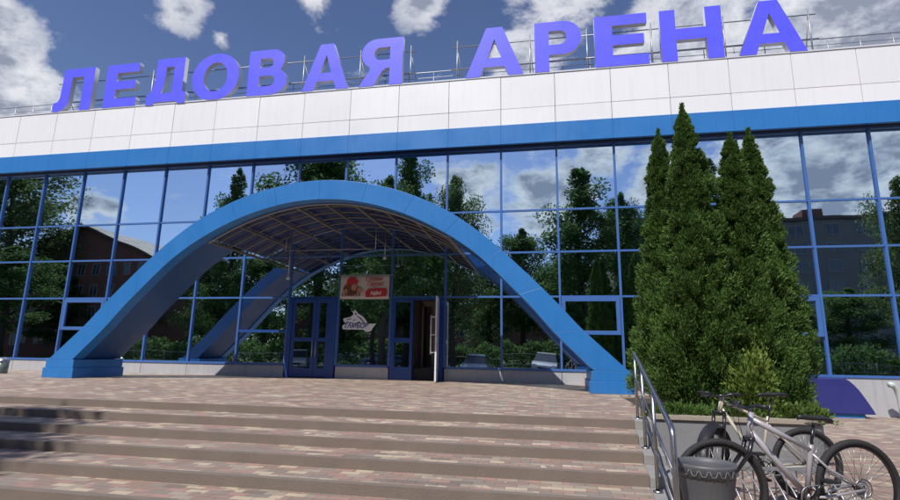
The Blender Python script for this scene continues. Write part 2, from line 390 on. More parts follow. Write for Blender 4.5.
# glass rows
ZR = [0.98, 3.08, 4.41, 5.71, 7.75]
DOORS = {7, 9}; VENTS = {2, 12, 15}
for i in range(IL, IR):
    a, b = BX(i), BX(i+1)
    for r in range(4):
        if r == 0 and i in DOORS: continue
        z0, z1 = ZR[r], ZR[r+1]
        if r == 0 and i in VENTS: z1 = 2.02
        ab(B(a+.02, b-.02, WY, WY+.03, z0+.015, z1-.015), 'window_pane', glass)
for i in range(IL, IR+1):
    z0 = 0.98
    ab(B(BX(i)-.030, BX(i)+.030, WY-.06, WY+.06, z0, 7.75), 'mullion', blue_frame, bevel=.004)
for z in ZR[1:4]:
    ab(B(XL, XR, WY-.035, WY+.05, z-.027, z+.027), 'transom', blue_frame)
for lo, hi in ((IL, 7), (8, 9), (10, IR)):
    ab(B(BX(lo)+.04, BX(hi)-.04 if hi < IR else XR, WY-.07, WY+.06, .955, 1.02), 'sill_rail', blue_frame)
for i in VENTS:
    a, b = BX(i)+.04, BX(i+1)-.04
    v = MB(); z0, z1 = 1.99, 3.045
    v.box(a, b, WY-.065, WY+.02, z0, z0+.11); v.box(a, b, WY-.065, WY+.02, z1-.11, z1)
    v.box(a, a+.11, WY-.064, WY+.02, z0+.11, z1-.11); v.box(b-.11, b, WY-.064, WY+.02, z0+.11, z1-.11)
    fr = ab(v, 'vent_window', blue_frame, bevel=.006)
    pm = B(a+.10, b-.10, -.03, -.005, z0+.10, z1-.10); pm.build('pane', glass, fr)
ab(B(BX(6)+.04, BX(7)-.04, WY-.05, WY+.02, 1.97, 2.05), 'transom', blue_door)  # shade on this transom is put into its colour by the darker blue
# pale base panels
for lo, hi, zb in ((IL, 7, 0.0), (8, 9, 0.0), (10, IR, 0.0)):
    for i in range(lo, hi):
        ab(B(BX(i)+.006, BX(i+1)-.006, WY-.045, WY+.05, zb, .953), 'base_panel', base_m, bevel=.003)
ab(B(XL, XR, WY+.06, WY+.12, 0, .95), 'base_backing', dark_gap)
# glazed double door in bay 7
a, b = BX(7)+.037, BX(8)-.037
def door_leaf(x0, x1, y, parentname='entrance_door', th=.06, openm=None):
    v = MB(); z0, z1 = PZ+.02, 3.04; w = .11
    v.box(x0, x0+w, y, y+th, z0, z1); v.box(x1-w, x1, y, y+th, z0, z1)
    v.box(x0+w, x1-w, y+.001, y+th, z0, z0+.26); v.box(x0+w, x1-w, y+.001, y+th, z1-.13, z1); v.box(x0+w, x1-w, y+.001, y+th, 1.70, 1.82)
    d = ab(v, parentname, blue_door, bevel=.004)
    for p0, p1 in ((z0+.25, 1.71), (1.81, z1-.12)):
        B(x0+w-.01, x1-w+.01, y-WY+.02, y-WY+.04, p0, p1).build('pane', door_glass, d)
    return d
v = MB(); v.prism([(a, PZ), (a+.13, PZ), (a+.13, 3.05), (b-.22, 3.05), (b-.22, PZ), (b, PZ), (b, 3.10), (a, 3.10)], WY-.07, WY+.06)
ab(v, 'door_frame', blue_door)
d1 = door_leaf(a+.14, a+.14+.80, WY-.05); d2 = door_leaf(a+.95, b-.23, WY-.05)
for xx in (a+.14+.80-.05, a+.95+.05):
    MB().tube([(xx, -.09, 1.2), (xx, -.09, 1.75)], .014).tube([(xx, -.09, 1.25), (xx, -.04, 1.25)], .01).tube([(xx, -.09, 1.7), (xx, -.04, 1.7)], .01).build('handle', galv, d1 if xx < a+.92 else d2)
# doorway in bay 9: sidelight, open doorway, vestibule and the open white-edged leaf
a, b = BX(9)+.037, BX(10)-.037
v = MB(); v.box(a, a+.13, WY-.07, WY+.06, PZ, 3.045); v.box(a+.60, a+.69, WY-.07, WY+.06, PZ, 3.045); v.box(b-.15, b, WY-.07, WY+.06, PZ, 3.045)
v.box(a+.13, a+.60, WY-.06, WY+.05, PZ, .98); v.box(a+.13, a+.60, WY-.06, WY+.05, 1.70, 1.84); v.box(a+.13, a+.60, WY-.06, WY+.05, 2.93, 3.045); v.box(a+.69, b-.15, WY-.06, WY+.05, 2.99, 3.045)
fr = ab(v, 'door_frame', blue_door, bevel=.003)
for p0, p1 in ((.97, 1.71), (1.83, 2.94)): B(a+.12, a+.61, 0, .02, p0, p1).build('pane', door_glass, fr)
v = MB(); v.box(a+.60, a+.64, WY+.06, WY+2.0, PZ, 3.2); v.box(b-.10, b-.06, WY+.06, WY+2.0, PZ, 3.2); v.box(a+.64, b-.10, WY+.06, WY+2.0, 3.1, 3.14); v.box(a+.3, b+.3, WY+2.0, WY+2.05, PZ, 3.2)
v.box(a+.64, b-.10, WY+.06, WY+2.0, PZ-.02, PZ+.01)
ab(v, 'vestibule', interior)
v = MB(); v.box(a+.66, a+.72, WY+1.2, WY+1.26, PZ, 3.0); v.box(a+.66, b-.13, WY+1.2, WY+1.26, 2.9, 3.08); v.box(a+1.0, a+1.16, WY+1.2, WY+1.26, PZ, 2.9); v.box(b-.20, b-.13, WY+1.2, WY+1.26, PZ, 2.9)
v.box(a+1.16, b-.20, WY+1.21, WY+1.25, 2.35, 2.5); v.box(a+1.16, b-.20, WY+1.21, WY+1.25, PZ, .95); v.box(a+.72, a+1.0, WY+1.21, WY+1.25, PZ, .95)
ab(v, 'inner_door', mat('grey_inner_door', (.33, .30, .28), .5))
hx = b-.16
ol = MB(); L = .84
ol.box(-.024, .024, -L, -L+.10, 0, 2.40); ol.box(-.022, .022, -.10, 0, 0, 2.40); ol.box(-.022, .022, -L+.10, -.10, 0, .26); ol.box(-.022, .022, -L+.10, -.10, 2.28, 2.40); ol.box(-.022, .022, -L+.10, -.10, 1.08, 1.2)
leaf = ol.build('open_door', white_plastic, arena, bevel=.003); leaf['label'] = 'open entrance door leaf with white edge and white pull handle'
leaf.location = (hx, -.04, PZ+.02); leaf.rotation_euler = (0, 0, math.radians(8))
MB().box(-.008, .008, -L+.09, -.09, .25, 1.09).box(-.008, .008, -L+.09, -.09, 1.19, 2.29).build('pane', door_glass, leaf)
hb = MB(); hb.tube([(-.15, -L+.06, .75), (-.15, -L+.06, 1.85)], .018)
for z in (.8, 1.3, 1.8): hb.tube([(-.15, -L+.06, z), (-.02, -L+.06, z)], .013)
hb.build('handle', white_plastic, leaf)

# poster banner and wolf decal
def mesh_from_curve(cu, name):
    o = bpy.data.objects.new('tmp', cu); C.objects.link(o)
    bpy.context.view_layer.update()
    me = bpy.data.meshes.new_from_object(o.evaluated_get(bpy.context.evaluated_depsgraph_get()))
    bpy.data.objects.remove(o); me.name = name; return me
def text_mesh(txt, size, name, ext=.002, shear=0, width=None, bold=0.0):
    cu = bpy.data.curves.new('t', 'FONT'); cu.body = txt; cu.size = size; cu.extrude = ext; cu.shear = shear; cu.offset = bold
    me = mesh_from_curve(cu, name)
    n = len(me.vertices); co = np.empty(n*3, 'f'); me.vertices.foreach_get('co', co); co = co.reshape(-1, 3)
    if width and n: co[:, 0] = (co[:, 0]-co[:, 0].min())*width/(np.ptp(co[:, 0])+1e-6)
    co = co[:, [0, 2, 1]]; co[:, 1] *= -1           # stand upright facing -y
    me.vertices.foreach_set('co', co.ravel()); me.update(); return me
ban = thing('banner', 'small red and cream printed banner hung above the window between the doors', 'banner', (-6.40, WY-.10, 3.02))
bw, bh = 1.60, .74
fl = MB(); NX = 16
for i in range(NX):
    for j in (0, 1): pass
vs = []; fs = []
for j in range(9):
    for i in range(NX+1):
        vs.append((bw*i/NX, .012*math.sin(i*1.3)+.006*math.sin(j*1.9+i), bh*j/8))
for j in range(8):
    for i in range(NX): q = j*(NX+1)+i; fs.append((q, q+1, q+NX+2, q+NX+1))
fl.add(vs, fs, True); so_ = fl.build('sheet', poster_bg, ban); sd = so_.modifiers.new('solid', 'SOLIDIFY'); sd.thickness = .004
def blob(pts, y, th=.004): return MB().prism(pts, y-th, y, 'y')
def circ(cx, cz, rx, rz, n=18, a0=0): return [(cx+rx*math.cos(a0+2*math.pi*k/n), cz+rz*math.sin(a0+2*math.pi*k/n)) for k in range(n)]
yb_ = -.030
blob(circ(.36, .30, .25, .2), yb_, .003).build('print', poster_br, ban)
blob([(.20, .38), (.24, .62), (.34, .70), (.50, .66), (.60, .52), (.50, .44), (.34, .46)], yb_-.004, .003).build('print', poster_red, ban)
mbp = MB(); mbp.prism(circ(.47, .36, .10, .10), yb_-.008, yb_-.005); mbp.prism(circ(.66, .26, .10, .08), yb_-.008, yb_-.005); mbp.prism(circ(.20, .22, .06, .09), yb_-.008, yb_-.005)
mbp.build('print', mat('banner_pink_print', (.55, .25, .18), .6), ban)
mbp = MB()
for k in range(7): mbp.prism([(.08+.09*k, .08), (.13+.09*k, .08), (.12+.09*k, .20+.04*(k % 3)), (.09+.09*k, .17)], yb_-.012, yb_-.009)
mbp.build('print', poster_br, ban)
blob([(.84, .20), (.92, .30), (1.2, .33), (1.5, .33), (1.56, .24), (1.52, .08), (1.2, .06), (.86, .05)], yb_-.004, .003).build('print', poster_red, ban)
for txt, sz, x, z, mt, w in (('С Новым', .17, .84, .56, poster_red, .55), ('Годом!', .19, .90, .40, poster_red, .52), ('Ждём!', .15, 1.0, .13, decal_w, .36)):
    me = text_mesh(txt, sz, 'lettering', .001, .25, w, .003); me.materials.append(mt); o = link('lettering', me, ban); o.location = (x, yb_-.008, z)
MB().tube([(-.05, .0, bh+.01), (bw+.12, .0, bh+.01)], .012).build('hanging_rail', galv, ban)

dec = thing('wolf_decal', 'white wolf head sticker with team name on the window below the banner', 'sticker', (-6.33, WY-.008, 2.0))
dec.scale = (1.06, 1, 1.06)
def poly3(pts, y, m, th=.003, sx=1.36/400, sz=.98/310):   # outlines in sticker pixels, origin bottom left
    pts = [((a-60)*sx, (480-b)*sz*.84) for a, b in pts]
    cu = bpy.data.curves.new('p', 'CURVE'); cu.dimensions = '2D'; cu.fill_mode = 'BOTH'; cu.extrude = th/2
    s_ = cu.splines.new('POLY'); s_.points.add(len(pts)-1); s_.use_cyclic_u = True
    for k, p in enumerate(pts): s_.points[k].co = (p[0], p[1], 0, 1)
    me = mesh_from_curve(cu, 'shape'); n = len(me.vertices); co = np.empty(n*3, 'f'); me.vertices.foreach_get('co', co); co = co.reshape(-1, 3)[:, [0, 2, 1]]; co[:, 1] = y-co[:, 1]
    me.vertices.foreach_set('co', co.ravel()); me.materials.append(m); me.update(); return me
head = [(70, 345), (78, 330), (140, 312), (165, 285), (160, 262), (143, 246), (158, 250), (172, 258), (168, 232), (186, 246), (205, 272), (240, 300), (268, 330), (290, 370), (300, 388), (372, 384), (345, 430), (330, 465), (300, 476), (275, 468), (262, 452), (75, 450), (66, 415), (85, 395), (110, 388), (85, 372), (78, 355)]
link('wolf_head', poly3(head, 0, decal_w), dec)
for pts in ([(100, 340), (140, 330), (150, 336), (112, 348)], [(95, 362), (150, 372), (185, 385), (205, 372), (222, 360), (240, 385), (238, 392), (222, 372), (190, 394), (150, 380), (98, 370)], [(196, 300), (232, 322), (262, 362), (275, 385), (266, 385), (250, 362), (224, 330), (196, 308)], [(176, 268), (186, 268), (196, 288), (180, 290)], [(160, 345), (185, 340), (190, 346), (165, 352)]):
    link('line_work', poly3(pts, -.004, decal_n), dec)
me = text_mesh('ТАМБОВ', .2, 'team_name', .001, .2, .74, .006); me.materials.append(decal_n); o = link('team_name', me, dec); o.location = (.09, -.006, .12)

# sign letters on the roof
def arc(cx, cy, rx, ry, a0, a1, n=14): return [(cx+rx*math.cos(math.radians(a0+(a1-a0)*k/n)), cy+ry*math.sin(math.radians(a0+(a1-a0)*k/n))) for k in range(n+1)]
T = .25
GL = {
 'E': ([[(0, 0), (.80, 0), (.80, .2), (T+.02, .2), (T+.02, .41), (.74, .41), (.74, .60), (T+.02, .60), (T+.02, .8), (.79, .8), (.79, 1), (0, 1)]], .80),
 'H': ([[(0, 0), (T, 0), (T, .40), (.72, .40), (.72, 0), (.97, 0), (.97, 1), (.72, 1), (.72, .62), (T, .62), (T, 1), (0, 1)]], .97),
 'A': ([[(0, 0), (.26, 0), (.325, .19), (.70, .19), (.765, 0), (1.03, 0), (.66, 1), (.37, 1)], [(.385, .37), (.515, .76), (.64, .37)]], 1.03),
 'L': ([[(0, 0), (.16, 0)]+arc(.10, .26, .28, .26, -70, 0, 8)+[(.40, .8), (.70, .8), (.70, 0), (.96, 0), (.96, 1), (.17, 1), (.15, .40)]+arc(.06, .38, .09, .16, 0, -90, 5)+[(0, .21)]], .96),
 'D': ([[(0, -.16), (0, .2), (.09, .2)]+[(.17, .45), (.19, 1), (.90, 1), (.90, .2), (1.0, .2), (1.0, -.16), (.80, -.16), (.80, 0), (.20, 0), (.20, -.16)], [(.37, .2), (.43, .5), (.44, .8), (.64, .8), (.64, .2)]], 1.0),
 'O': ([arc(.52, .5, .52, .53, 0, 345, 30), arc(.52, .5, .26, .33, 0, 345, 30)], 1.04),
 'V': ([[(0, 0), (.50, 0)]+arc(.55, .29, .33, .29, -85, 58, 10)+arc(.53, .75, .28, .25, -30, 88, 8)+[(.5, 1), (0, 1)], [(.26, .19), (.26, .42)]+arc(.50, .305, .11, .115, 90, -90, 6), [(.26, .60), (.26, .81)]+arc(.46, .705, .10, .105, 90, -90, 6)], .90),
 'R': ([[(0, 0), (.26, 0), (.26, .33), (.48, .33)]+arc(.52, .665, .32, .335, -85, 90, 14)+[(0, 1)], [(.26, .53), (.26, .81)]+arc(.46, .67, .12, .14, 90, -90, 8)], .84),
 'Y': ([[(0, 0), (.30, 0), (.47, .30), (.55, .36), (.62, .36), (.62, 0), (.88, 0), (.88, 1), (.36, 1)]+arc(.34, .69, .30, .31, 90, 245, 12)+[(.22, .34)], [(.62, .54), (.62, .81)]+arc(.42, .675, .12, .135, 90, 270, 8)], .88)}
LH = 1.72; LB = 10.09; LY = 15.1
signs = [('L', -18.25, -16.60, 'Л', 'leftmost letter of the roof sign'), ('E', -16.05, -14.66, 'Е', 'the second letter from the left of the roof sign'), ('D', -14.22, -12.62, 'Д', 'between the left-hand Е and the round О'), ('O', -12.42, -10.55, 'О', 'the only round one in the roof sign'),
         ('V', -10.2, -8.68, 'В', 'just right of the round О on the roof'), ('A', -8.13, -6.44, 'А', 'last but one letter of the left word on the roof'), ('Y', -6.08, -4.57, 'Я', 'last letter of the left word on the roof'),
         ('A', -2.45, -.60, 'А', 'first letter of the right word on the roof'), ('R', -.24, 1.2, 'Р', 'second letter of the right word on the roof'), ('E', 1.6, 3.18, 'Е', 'middle letter of the right word on the roof'), ('H', 3.53, 5.28, 'Н', 'before the last letter of the roof sign'), ('A', 5.68, 7.48, 'А', 'rightmost letter of the roof sign')]
for key, x0, x1, ch, where in signs:
    polys, wd = GL[key]
    cu = bpy.data.curves.new('l', 'CURVE'); cu.dimensions = '2D'; cu.fill_mode = 'BOTH'; cu.extrude = .09
    for pl in polys:
        s_ = cu.splines.new('POLY'); s_.points.add(len(pl)-1); s_.use_cyclic_u = True
        for k, p in enumerate(pl):
            zz_ = p[1] if p[1] >= 0 else p[1]*.35
            s_.points[k].co = (p[0]/wd*(x1-x0), zz_*LH, 0, 1)
    me = mesh_from_curve(cu, 'sign_letter'); n = len(me.vertices); co = np.empty(n*3, 'f'); me.vertices.foreach_get('co', co); co = co.reshape(-1, 3)[:, [0, 2, 1]]; co[:, 1] *= -1
    me.vertices.foreach_set('co', co.ravel()); me.materials.append(violet); me.materials.append(letter_side)
    me.update()
    for p in me.polygons: p.material_index = 0 if abs(p.normal.y) > .7 else 1
    o = link('sign_letter', me, None); o.location = (x0, LY+.05, LB+(.05 if key == 'D' else 0))
    tag(o, f'blue-violet capital {ch}, {where}', 'sign letter', 'letters of the roof sign')
fr = thing('roof_scaffold', 'thin metal frame of rails and posts carrying the roof letters', 'scaffold', (0, 15.45, 9.95))
v = MB()
for z in (.72, 1.52): v.tube([(-18.6, 0, z), (-4.2, 0, z)], .018, 6).tube([(-3.0, 0, z), (8.0, 0, z)], .018, 6)
v.build('rail', galv, fr)
for k, x in enumerate([-18.4, -16.3, -14.4, -12.5, -10.3, -8.3, -6.2, -4.4, -2.8, -.4, 1.4, 3.35, 5.45, 7.8]):
    v = MB(); v.tube([(x, 0, 0), (x, 0, 1.75)], .022, 6); v.tube([(x, .02, 1.5), (x+.15, .9, 0)], .016, 6); v.build('post', galv, fr)
rl = thing('roof_railing', 'low metal railing running along the roof edge behind the letters', 'railing', (0, 15.58, 10.0))
v = MB(); v.tube([(XL, 0, .72), (XR, 0, .72)], .016, 6); v.tube([(XL, 0, .52), (XR, 0, .52)], .010, 6); v.build('rail', galv, rl)
pst = MB().tube([(0, 0, 0), (0, 0, .72)], .014, 6).build('post', galv, rl); pst.location = (XL+.3, 0, 0)
x = XL+1.15
while x < XR: c = pst.copy(); C.objects.link(c); c.location = (x, 0, 0); x += .85

# ------------------------------------------------------------------ entrance canopy (arch)
AC, AY = -5.75, 12.0
def cat(pts, n=5):
    out = []
    P_ = [pts[0]]+pts+[pts[-1]]
    for i in range(1, len(P_)-2):
        p0, p1, p2, p3 = [np.array(P_[i+k-1], float) for k in range(4)]
        for t in range(n):
            t /= n; out.append(tuple(.5*((2*p1)+(-p0+p2)*t+(2*p0-5*p1+4*p2-p3)*t*t+(-p0+3*p1-3*p2+p3)*t**3)))
    return out+[tuple(pts[-1])]
outer_h = [(7.46, 1.08), (6.9, 1.6), (6.45, 2.03), (6.0, 2.53), (5.5, 3.05), (4.8, 3.73), (4.17, 4.28), (3.3, 4.88), (2.25, 5.36), (1.3, 5.62), (.6, 5.735), (0, 5.77)]
inner_h = [(6.72, 1.08), (6.1, 1.68), (5.75, 2.05), (5.36, 2.5), (4.9, 2.97), (4.45, 3.42), (4.0, 3.82), (3.34, 4.27), (2.55, 4.68), (1.9, 4.93), (1.25, 5.11), (.6, 5.22), (0, 5.25)]
def full(h): hs = cat(h); return [(-a, b) for a, b in hs]+[(a, b) for a, b in reversed(hs[:-1])]
OUT = full(outer_h); INN = full(inner_h)
can = thing('entrance_canopy', 'blue arched entrance canopy with dark tinted curved roof on two stepped feet', 'canopy', (AC, AY, 0))
def strip_solid(o, i, y0, y1):                     # solid between outer and inner polylines, same count resampled
    def rs_(p, n):
        p = np.array(p); d = np.r_[0, np.cumsum(np.hypot(*np.diff(p, axis=0).T))]; t = np.linspace(0, d[-1], n)
        return np.stack([np.interp(t, d, p[:, 0]), np.interp(t, d, p[:, 1])], 1)
    n = max(len(o), 16); o = rs_(o, n); i = rs_(i, n); vs = []
    for k in range(n): vs += [(o[k][0], y0, o[k][1]), (i[k][0], y0, i[k][1]), (o[k][0], y1, o[k][1]), (i[k][0], y1, i[k][1])]
    fs = []
    for k in range(n-1):
        a, b = 4*k, 4*k+4; fs += [(a, a+1, b+1, b), (a+2, b+2, b+3, a+3), (a, b, b+2, a+2), (a+1, a+3, b+3, b+1)]
    fs += [(0, 2, 3, 1), (4*n-4, 4*n-3, 4*n-1, 4*n-2)]
    return MB().add(vs, fs)
# front arch in cassette segments
nseg = 14
def resamp(p, n):
    p = np.array(p); d = np.r_[0, np.cumsum(np.hypot(*np.diff(p, axis=0).T))]; t = np.linspace(0, d[-1], n)
    return [(float(a), float(b)) for a, b in zip(np.interp(t, d, p[:, 0]), np.interp(t, d, p[:, 1]))]
Of, If = resamp(OUT, nseg*6+1), resamp(INN, nseg*6+1)
av = MB()
for k in range(nseg):
    sgm = strip_solid(Of[6*k:6*k+7], If[6*k:6*k+7], 0, .34)
    # tiny gap between cassettes
    cxm = np.mean([p[0] for p in sgm.v]); czm = np.mean([p[2] for p in sgm.v])
    sgm.v = [(cxm+(p[0]-cxm)*.997, p[1], czm+(p[2]-czm)*.997) for p in sgm.v]
    av.add(sgm.v, sgm.f)
av.build('arch_beam', blue_paint, can, bevel=.004)
def lower(p, zc, side): return [q for q in p if q[1] <= zc and q[0]*side > 0]
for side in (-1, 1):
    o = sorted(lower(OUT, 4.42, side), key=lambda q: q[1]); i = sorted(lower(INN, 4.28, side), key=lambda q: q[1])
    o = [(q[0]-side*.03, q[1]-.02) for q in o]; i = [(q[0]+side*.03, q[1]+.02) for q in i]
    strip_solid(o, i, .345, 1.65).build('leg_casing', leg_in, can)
    f = MB(); s = side
    f.box(*sorted((s*6.62, s*7.58)), -.02, 1.68, PZ, .86)
    f.box(*sorted((s*6.66, s*7.53)), .0, 1.66, .862, 1.08)
    f.build('foot', blue_paint, can, bevel=.008)
top_i = [q for q in resamp(INN, 161) if q[1] >= 4.26]
roof = MB(); vs = []; n = len(top_i)
for y in (.35, WY-AY-.05):
    for q in top_i: vs.append((q[0], y, q[1]+.10))
for y in (.35, WY-AY-.05):
    for q in top_i: vs.append((q[0], y, q[1]+.115))
fs = []
for k in range(n-1): fs += [(k, k+1, n+k+1, n+k), (2*n+k, 3*n+k, 3*n+k+1, 2*n+k+1)]
roof.add(vs, fs, True).build('roof_sheet', roofpoly, can)
MB().tube([(q[0]*.992, .38, q[1]-.015) for q in resamp([p for p in INN if p[1] > 4.22], 60)], .03, 8).build('trim', trim_g, can)
for y in (.75, 1.35, 1.95, 2.55, 3.12):
    MB().tube([(q[0], y, q[1]+.03) for q in top_i[::3]+[top_i[-1]]], .024, 6).build('rib', cream, can)
xs = np.array([q[0] for q in top_i]); zs = np.array([q[1] for q in top_i])
for k in range(9):
    x = -3.30+k*.825; z = float(np.interp(x, xs, zs)); w = .075 if k in (3, 5) else .05
    MB().bar((x, .36, z+.0), (x, WY-AY-.06, z+.0), w, .06).build('purlin', cream, can)
hz = float(np.interp(-.95, xs, zs))
MB().tube([(-1.9, 2.0, 4.33), (.9, 2.0, 4.33)], .012, 6).tube([(-1.9, 2.0, 4.33), (-1.9, 2.0, 4.95)], .012, 6).tube([(.9, 2.0, 4.33), (.9, 2.0, 5.2)], .012, 6).build('tie_rod', galv, can)
for nm, x, y, z0, z1 in (('a', .96, 2.7, 4.15, 5.1), ('b', -1.7, 1.9, 3.45, 4.95)):
    pl = thing('hanging_lamp', 'small hanging lamp on a thin rod, the right one under the arched canopy' if nm == 'a' else 'small hanging lamp on a thin rod, the left and lower one under the arched canopy', 'lamp', (AC+x, AY+y, z0), 0, 'rod lamps under the canopy')
    MB().tube([(0, 0, .08), (0, 0, z1-z0)], .014, 6).build('rod', galv, pl)
    MB().lathe([(.001, .12), (.03, .11), (.05, .04), (.055, 0), (.001, -.005)], 12).build('lamp_shade', trim_w, pl)

# ------------------------------------------------------------------ things at the right of the wall
vp = thing('violet_cover', 'violet curved plastic cover leaning on the pale base beside the thujas', 'cover', (6.4, 14.75, 0))
pts = [(0, .10), (0, .95), (.84, .95), (.93, .90), (1.03, .80), (1.13, .67), (1.22, .52), (1.31, .35), (1.38, .22), (1.43, .10)]
vp.location = (6.4, 14.86, 0)
MB().prism(pts, 0, .42, 'y').build('sheet', viol_sheet, vp, bevel=.02)
MB().box(.42, 1.2, .06, .40, -.0, .098).build('plinth', blue_paint, vp)
pp = thing('vent_pipe', 'pale curved metal pipe standing in front of the base at the right edge', 'pipe', (8.42, 14.9, 0))
MB().tube([(0, 0, 0), (0, 0, .3), (-.02, 0, .55), (-.07, -.02, .72), (-.16, -.05, .82), (-.24, -.08, .83)], .07, 14).build('pipe', mat('pale_green_grey_paint', (.5, .55, .52), .35, var=.08), pp)
MB().lathe([(.11, 0), (.11, .02), (.072, .03)], 16).build('flange', galv, pp)
bn = thing('litter_bin', 'small grey-green metal bin with domed lid on the plaza at the far left', 'bin', (-16.15, 13.2, PZ))
MB().lathe([(.001, 0), (.15, 0), (.16, .03), (.165, .36), (.001, .36)], 20).build('body', bin_m, bn)
MB().lathe([(.172, .33), (.172, .37), (.13, .43), (.06, .47), (.001, .48)], 20).build('lid', steel, bn)

# ------------------------------------------------------------------ handrail
hr = thing('handrail', 'polished steel handrail on posts along the right end of the steps', 'handrail', (1.0, 6, 0))
def HR(x, y, z): return (x-1.0, y-6, z)
def rz_(y): return .91+(y-4.06)*.1607
def rx_(y): return 1.13-.085*(7.42-y)
def step_z(y):
    for k, e_ in enumerate(EDG):
        if y > e_: return PZ-.1*k
    return 0
top = [HR(rx_(7.42), 7.42, .66), HR(rx_(7.42), 7.42, rz_(7.42)-.05), HR(rx_(7.40), 7.38, rz_(7.42)-.005)]
top = [HR(rx_(7.42), 7.44, rz_(7.42))]+[HR(rx_(y), y, rz_(y)) for y in (6.5, 5.5, 4.5, 4.13)]+[HR(rx_(4.08), 4.07, rz_(4.06)-.012), HR(rx_(4.06), 4.045, rz_(4.06)-.05), HR(rx_(4.06), 4.04, .45), HR(rx_(4.06), 4.04, 0)]
MB().tube(top, .021, 14).build('rail', steel, hr)
MB().tube([HR(rx_(y), y, rz_(y)-.32) for y in (7.42, 4.05)], .011, 8).tube([HR(rx_(y), y, rz_(y)-.56) for y in (7.42, 4.05)], .011, 8).build('lower_rail', steel, hr)
for y in (7.42, 6.41, 5.3):
    z = step_z(y); q = MB().tube([HR(rx_(y), y, z), HR(rx_(y), y, rz_(y)-.015)], .018, 12).build('post', steel, hr)
    MB().lathe([(.045, 0), (.045, .012), (.023, .016)], 14, HR(rx_(y), y, z-.001)).build('base_plate', steel, q)

# ------------------------------------------------------------------ planted bed
bed = MB().prism([(1.44, 7.66), (3.08, 7.66), (3.45, 8.2), (3.6, 9.5), (3.9, WY-.06), (2.12, WY-.06), (2.12, 11.85), (1.44, 11.75)], 0, PZ-.06, 'z')
tag(bed.build('soil', soil), kind='structure')
kw = MB(); line = [(1.31, 7.50), (3.14, 7.50), (3.40, 7.66), (3.62, 8.12), (3.78, 9.5), (4.08, WY-.06)]
for k in range(len(line)-1):
    a_, b_ = Vector(line[k]), Vector(line[k+1]); d_ = (b_-a_).normalized(); nrm = Vector((-d_.y, d_.x))*.15
    n0 = nrm; kw.prism([tuple(a_), tuple(b_), tuple(b_+n0), tuple(a_+n0)], 0, PZ+.0, 'z')
wl = kw.build('retaining_wall', mat('grey_bed_wall', (.215, .22, .225), .8, var=.14, vscale=4, bump=.2, bscale=50)); tag(wl, 'low grey concrete wall around the thuja bed behind the bikes', 'wall')
cp = MB()
for k in range(len(line)-1):
    a_, b_ = Vector(line[k]), Vector(line[k+1]); d_ = (b_-a_).normalized(); nrm = Vector((-d_.y, d_.x))*.22
    a2, b2 = a_-Vector((-d_.y, d_.x))*.03, b_-Vector((-d_.y, d_.x))*.03
    cp.prism([tuple(a2), tuple(b2), tuple(b2+nrm), tuple(a2+nrm)], PZ+.002+.002*(k % 2), PZ+.05+.002*(k % 2), 'z')
cp.build('coping', mat('beige_coping', (.33, .29, .23), .85, var=.15, vscale=4, bump=.3, bscale=60), wl)

def leaves(P_, Nn, size, rng, aspect=1.6, jitter=.9, name='foliage', m=None, parent=None, curl=.25):
    """many small leaf sprays: each a bent pair of triangles"""
    n = len(P_)
    d = Nn+rng.normal(0, jitter, (n, 3)); d /= np.linalg.norm(d, axis=1)[:, None]+1e-9
    h = rng.normal(0, 1, (n, 3)); s = np.cross(d, h); s /= np.linalg.norm(s, axis=1)[:, None]+1e-9
    nn = np.cross(s, d); sz = size*rng.uniform(.6, 1.35, (n, 1))
    a = P_; b = P_+d*sz*aspect*.5+s*sz*.5+nn*sz*curl*.3; c = P_+d*sz*aspect+nn*sz*curl*-.3; e_ = P_+d*sz*aspect*.5-s*sz*.5+nn*sz*curl*.3
    V = np.stack([a, b, c, e_], 1).reshape(-1, 3)
    me = bpy.data.meshes.new(name); me.vertices.add(4*n); me.vertices.foreach_set('co', V.astype('f').ravel())
    me.loops.add(4*n); me.loops.foreach_set('vertex_index', np.arange(4*n, dtype='i')); me.polygons.add(n)
    me.polygons.foreach_set('loop_start', np.arange(0, 4*n, 4, dtype='i')); me.polygons.foreach_set('loop_total', np.full(n, 4, 'i'))
    me.update(); me.validate(); me.materials.append(m)
    return link(name, me, parent)

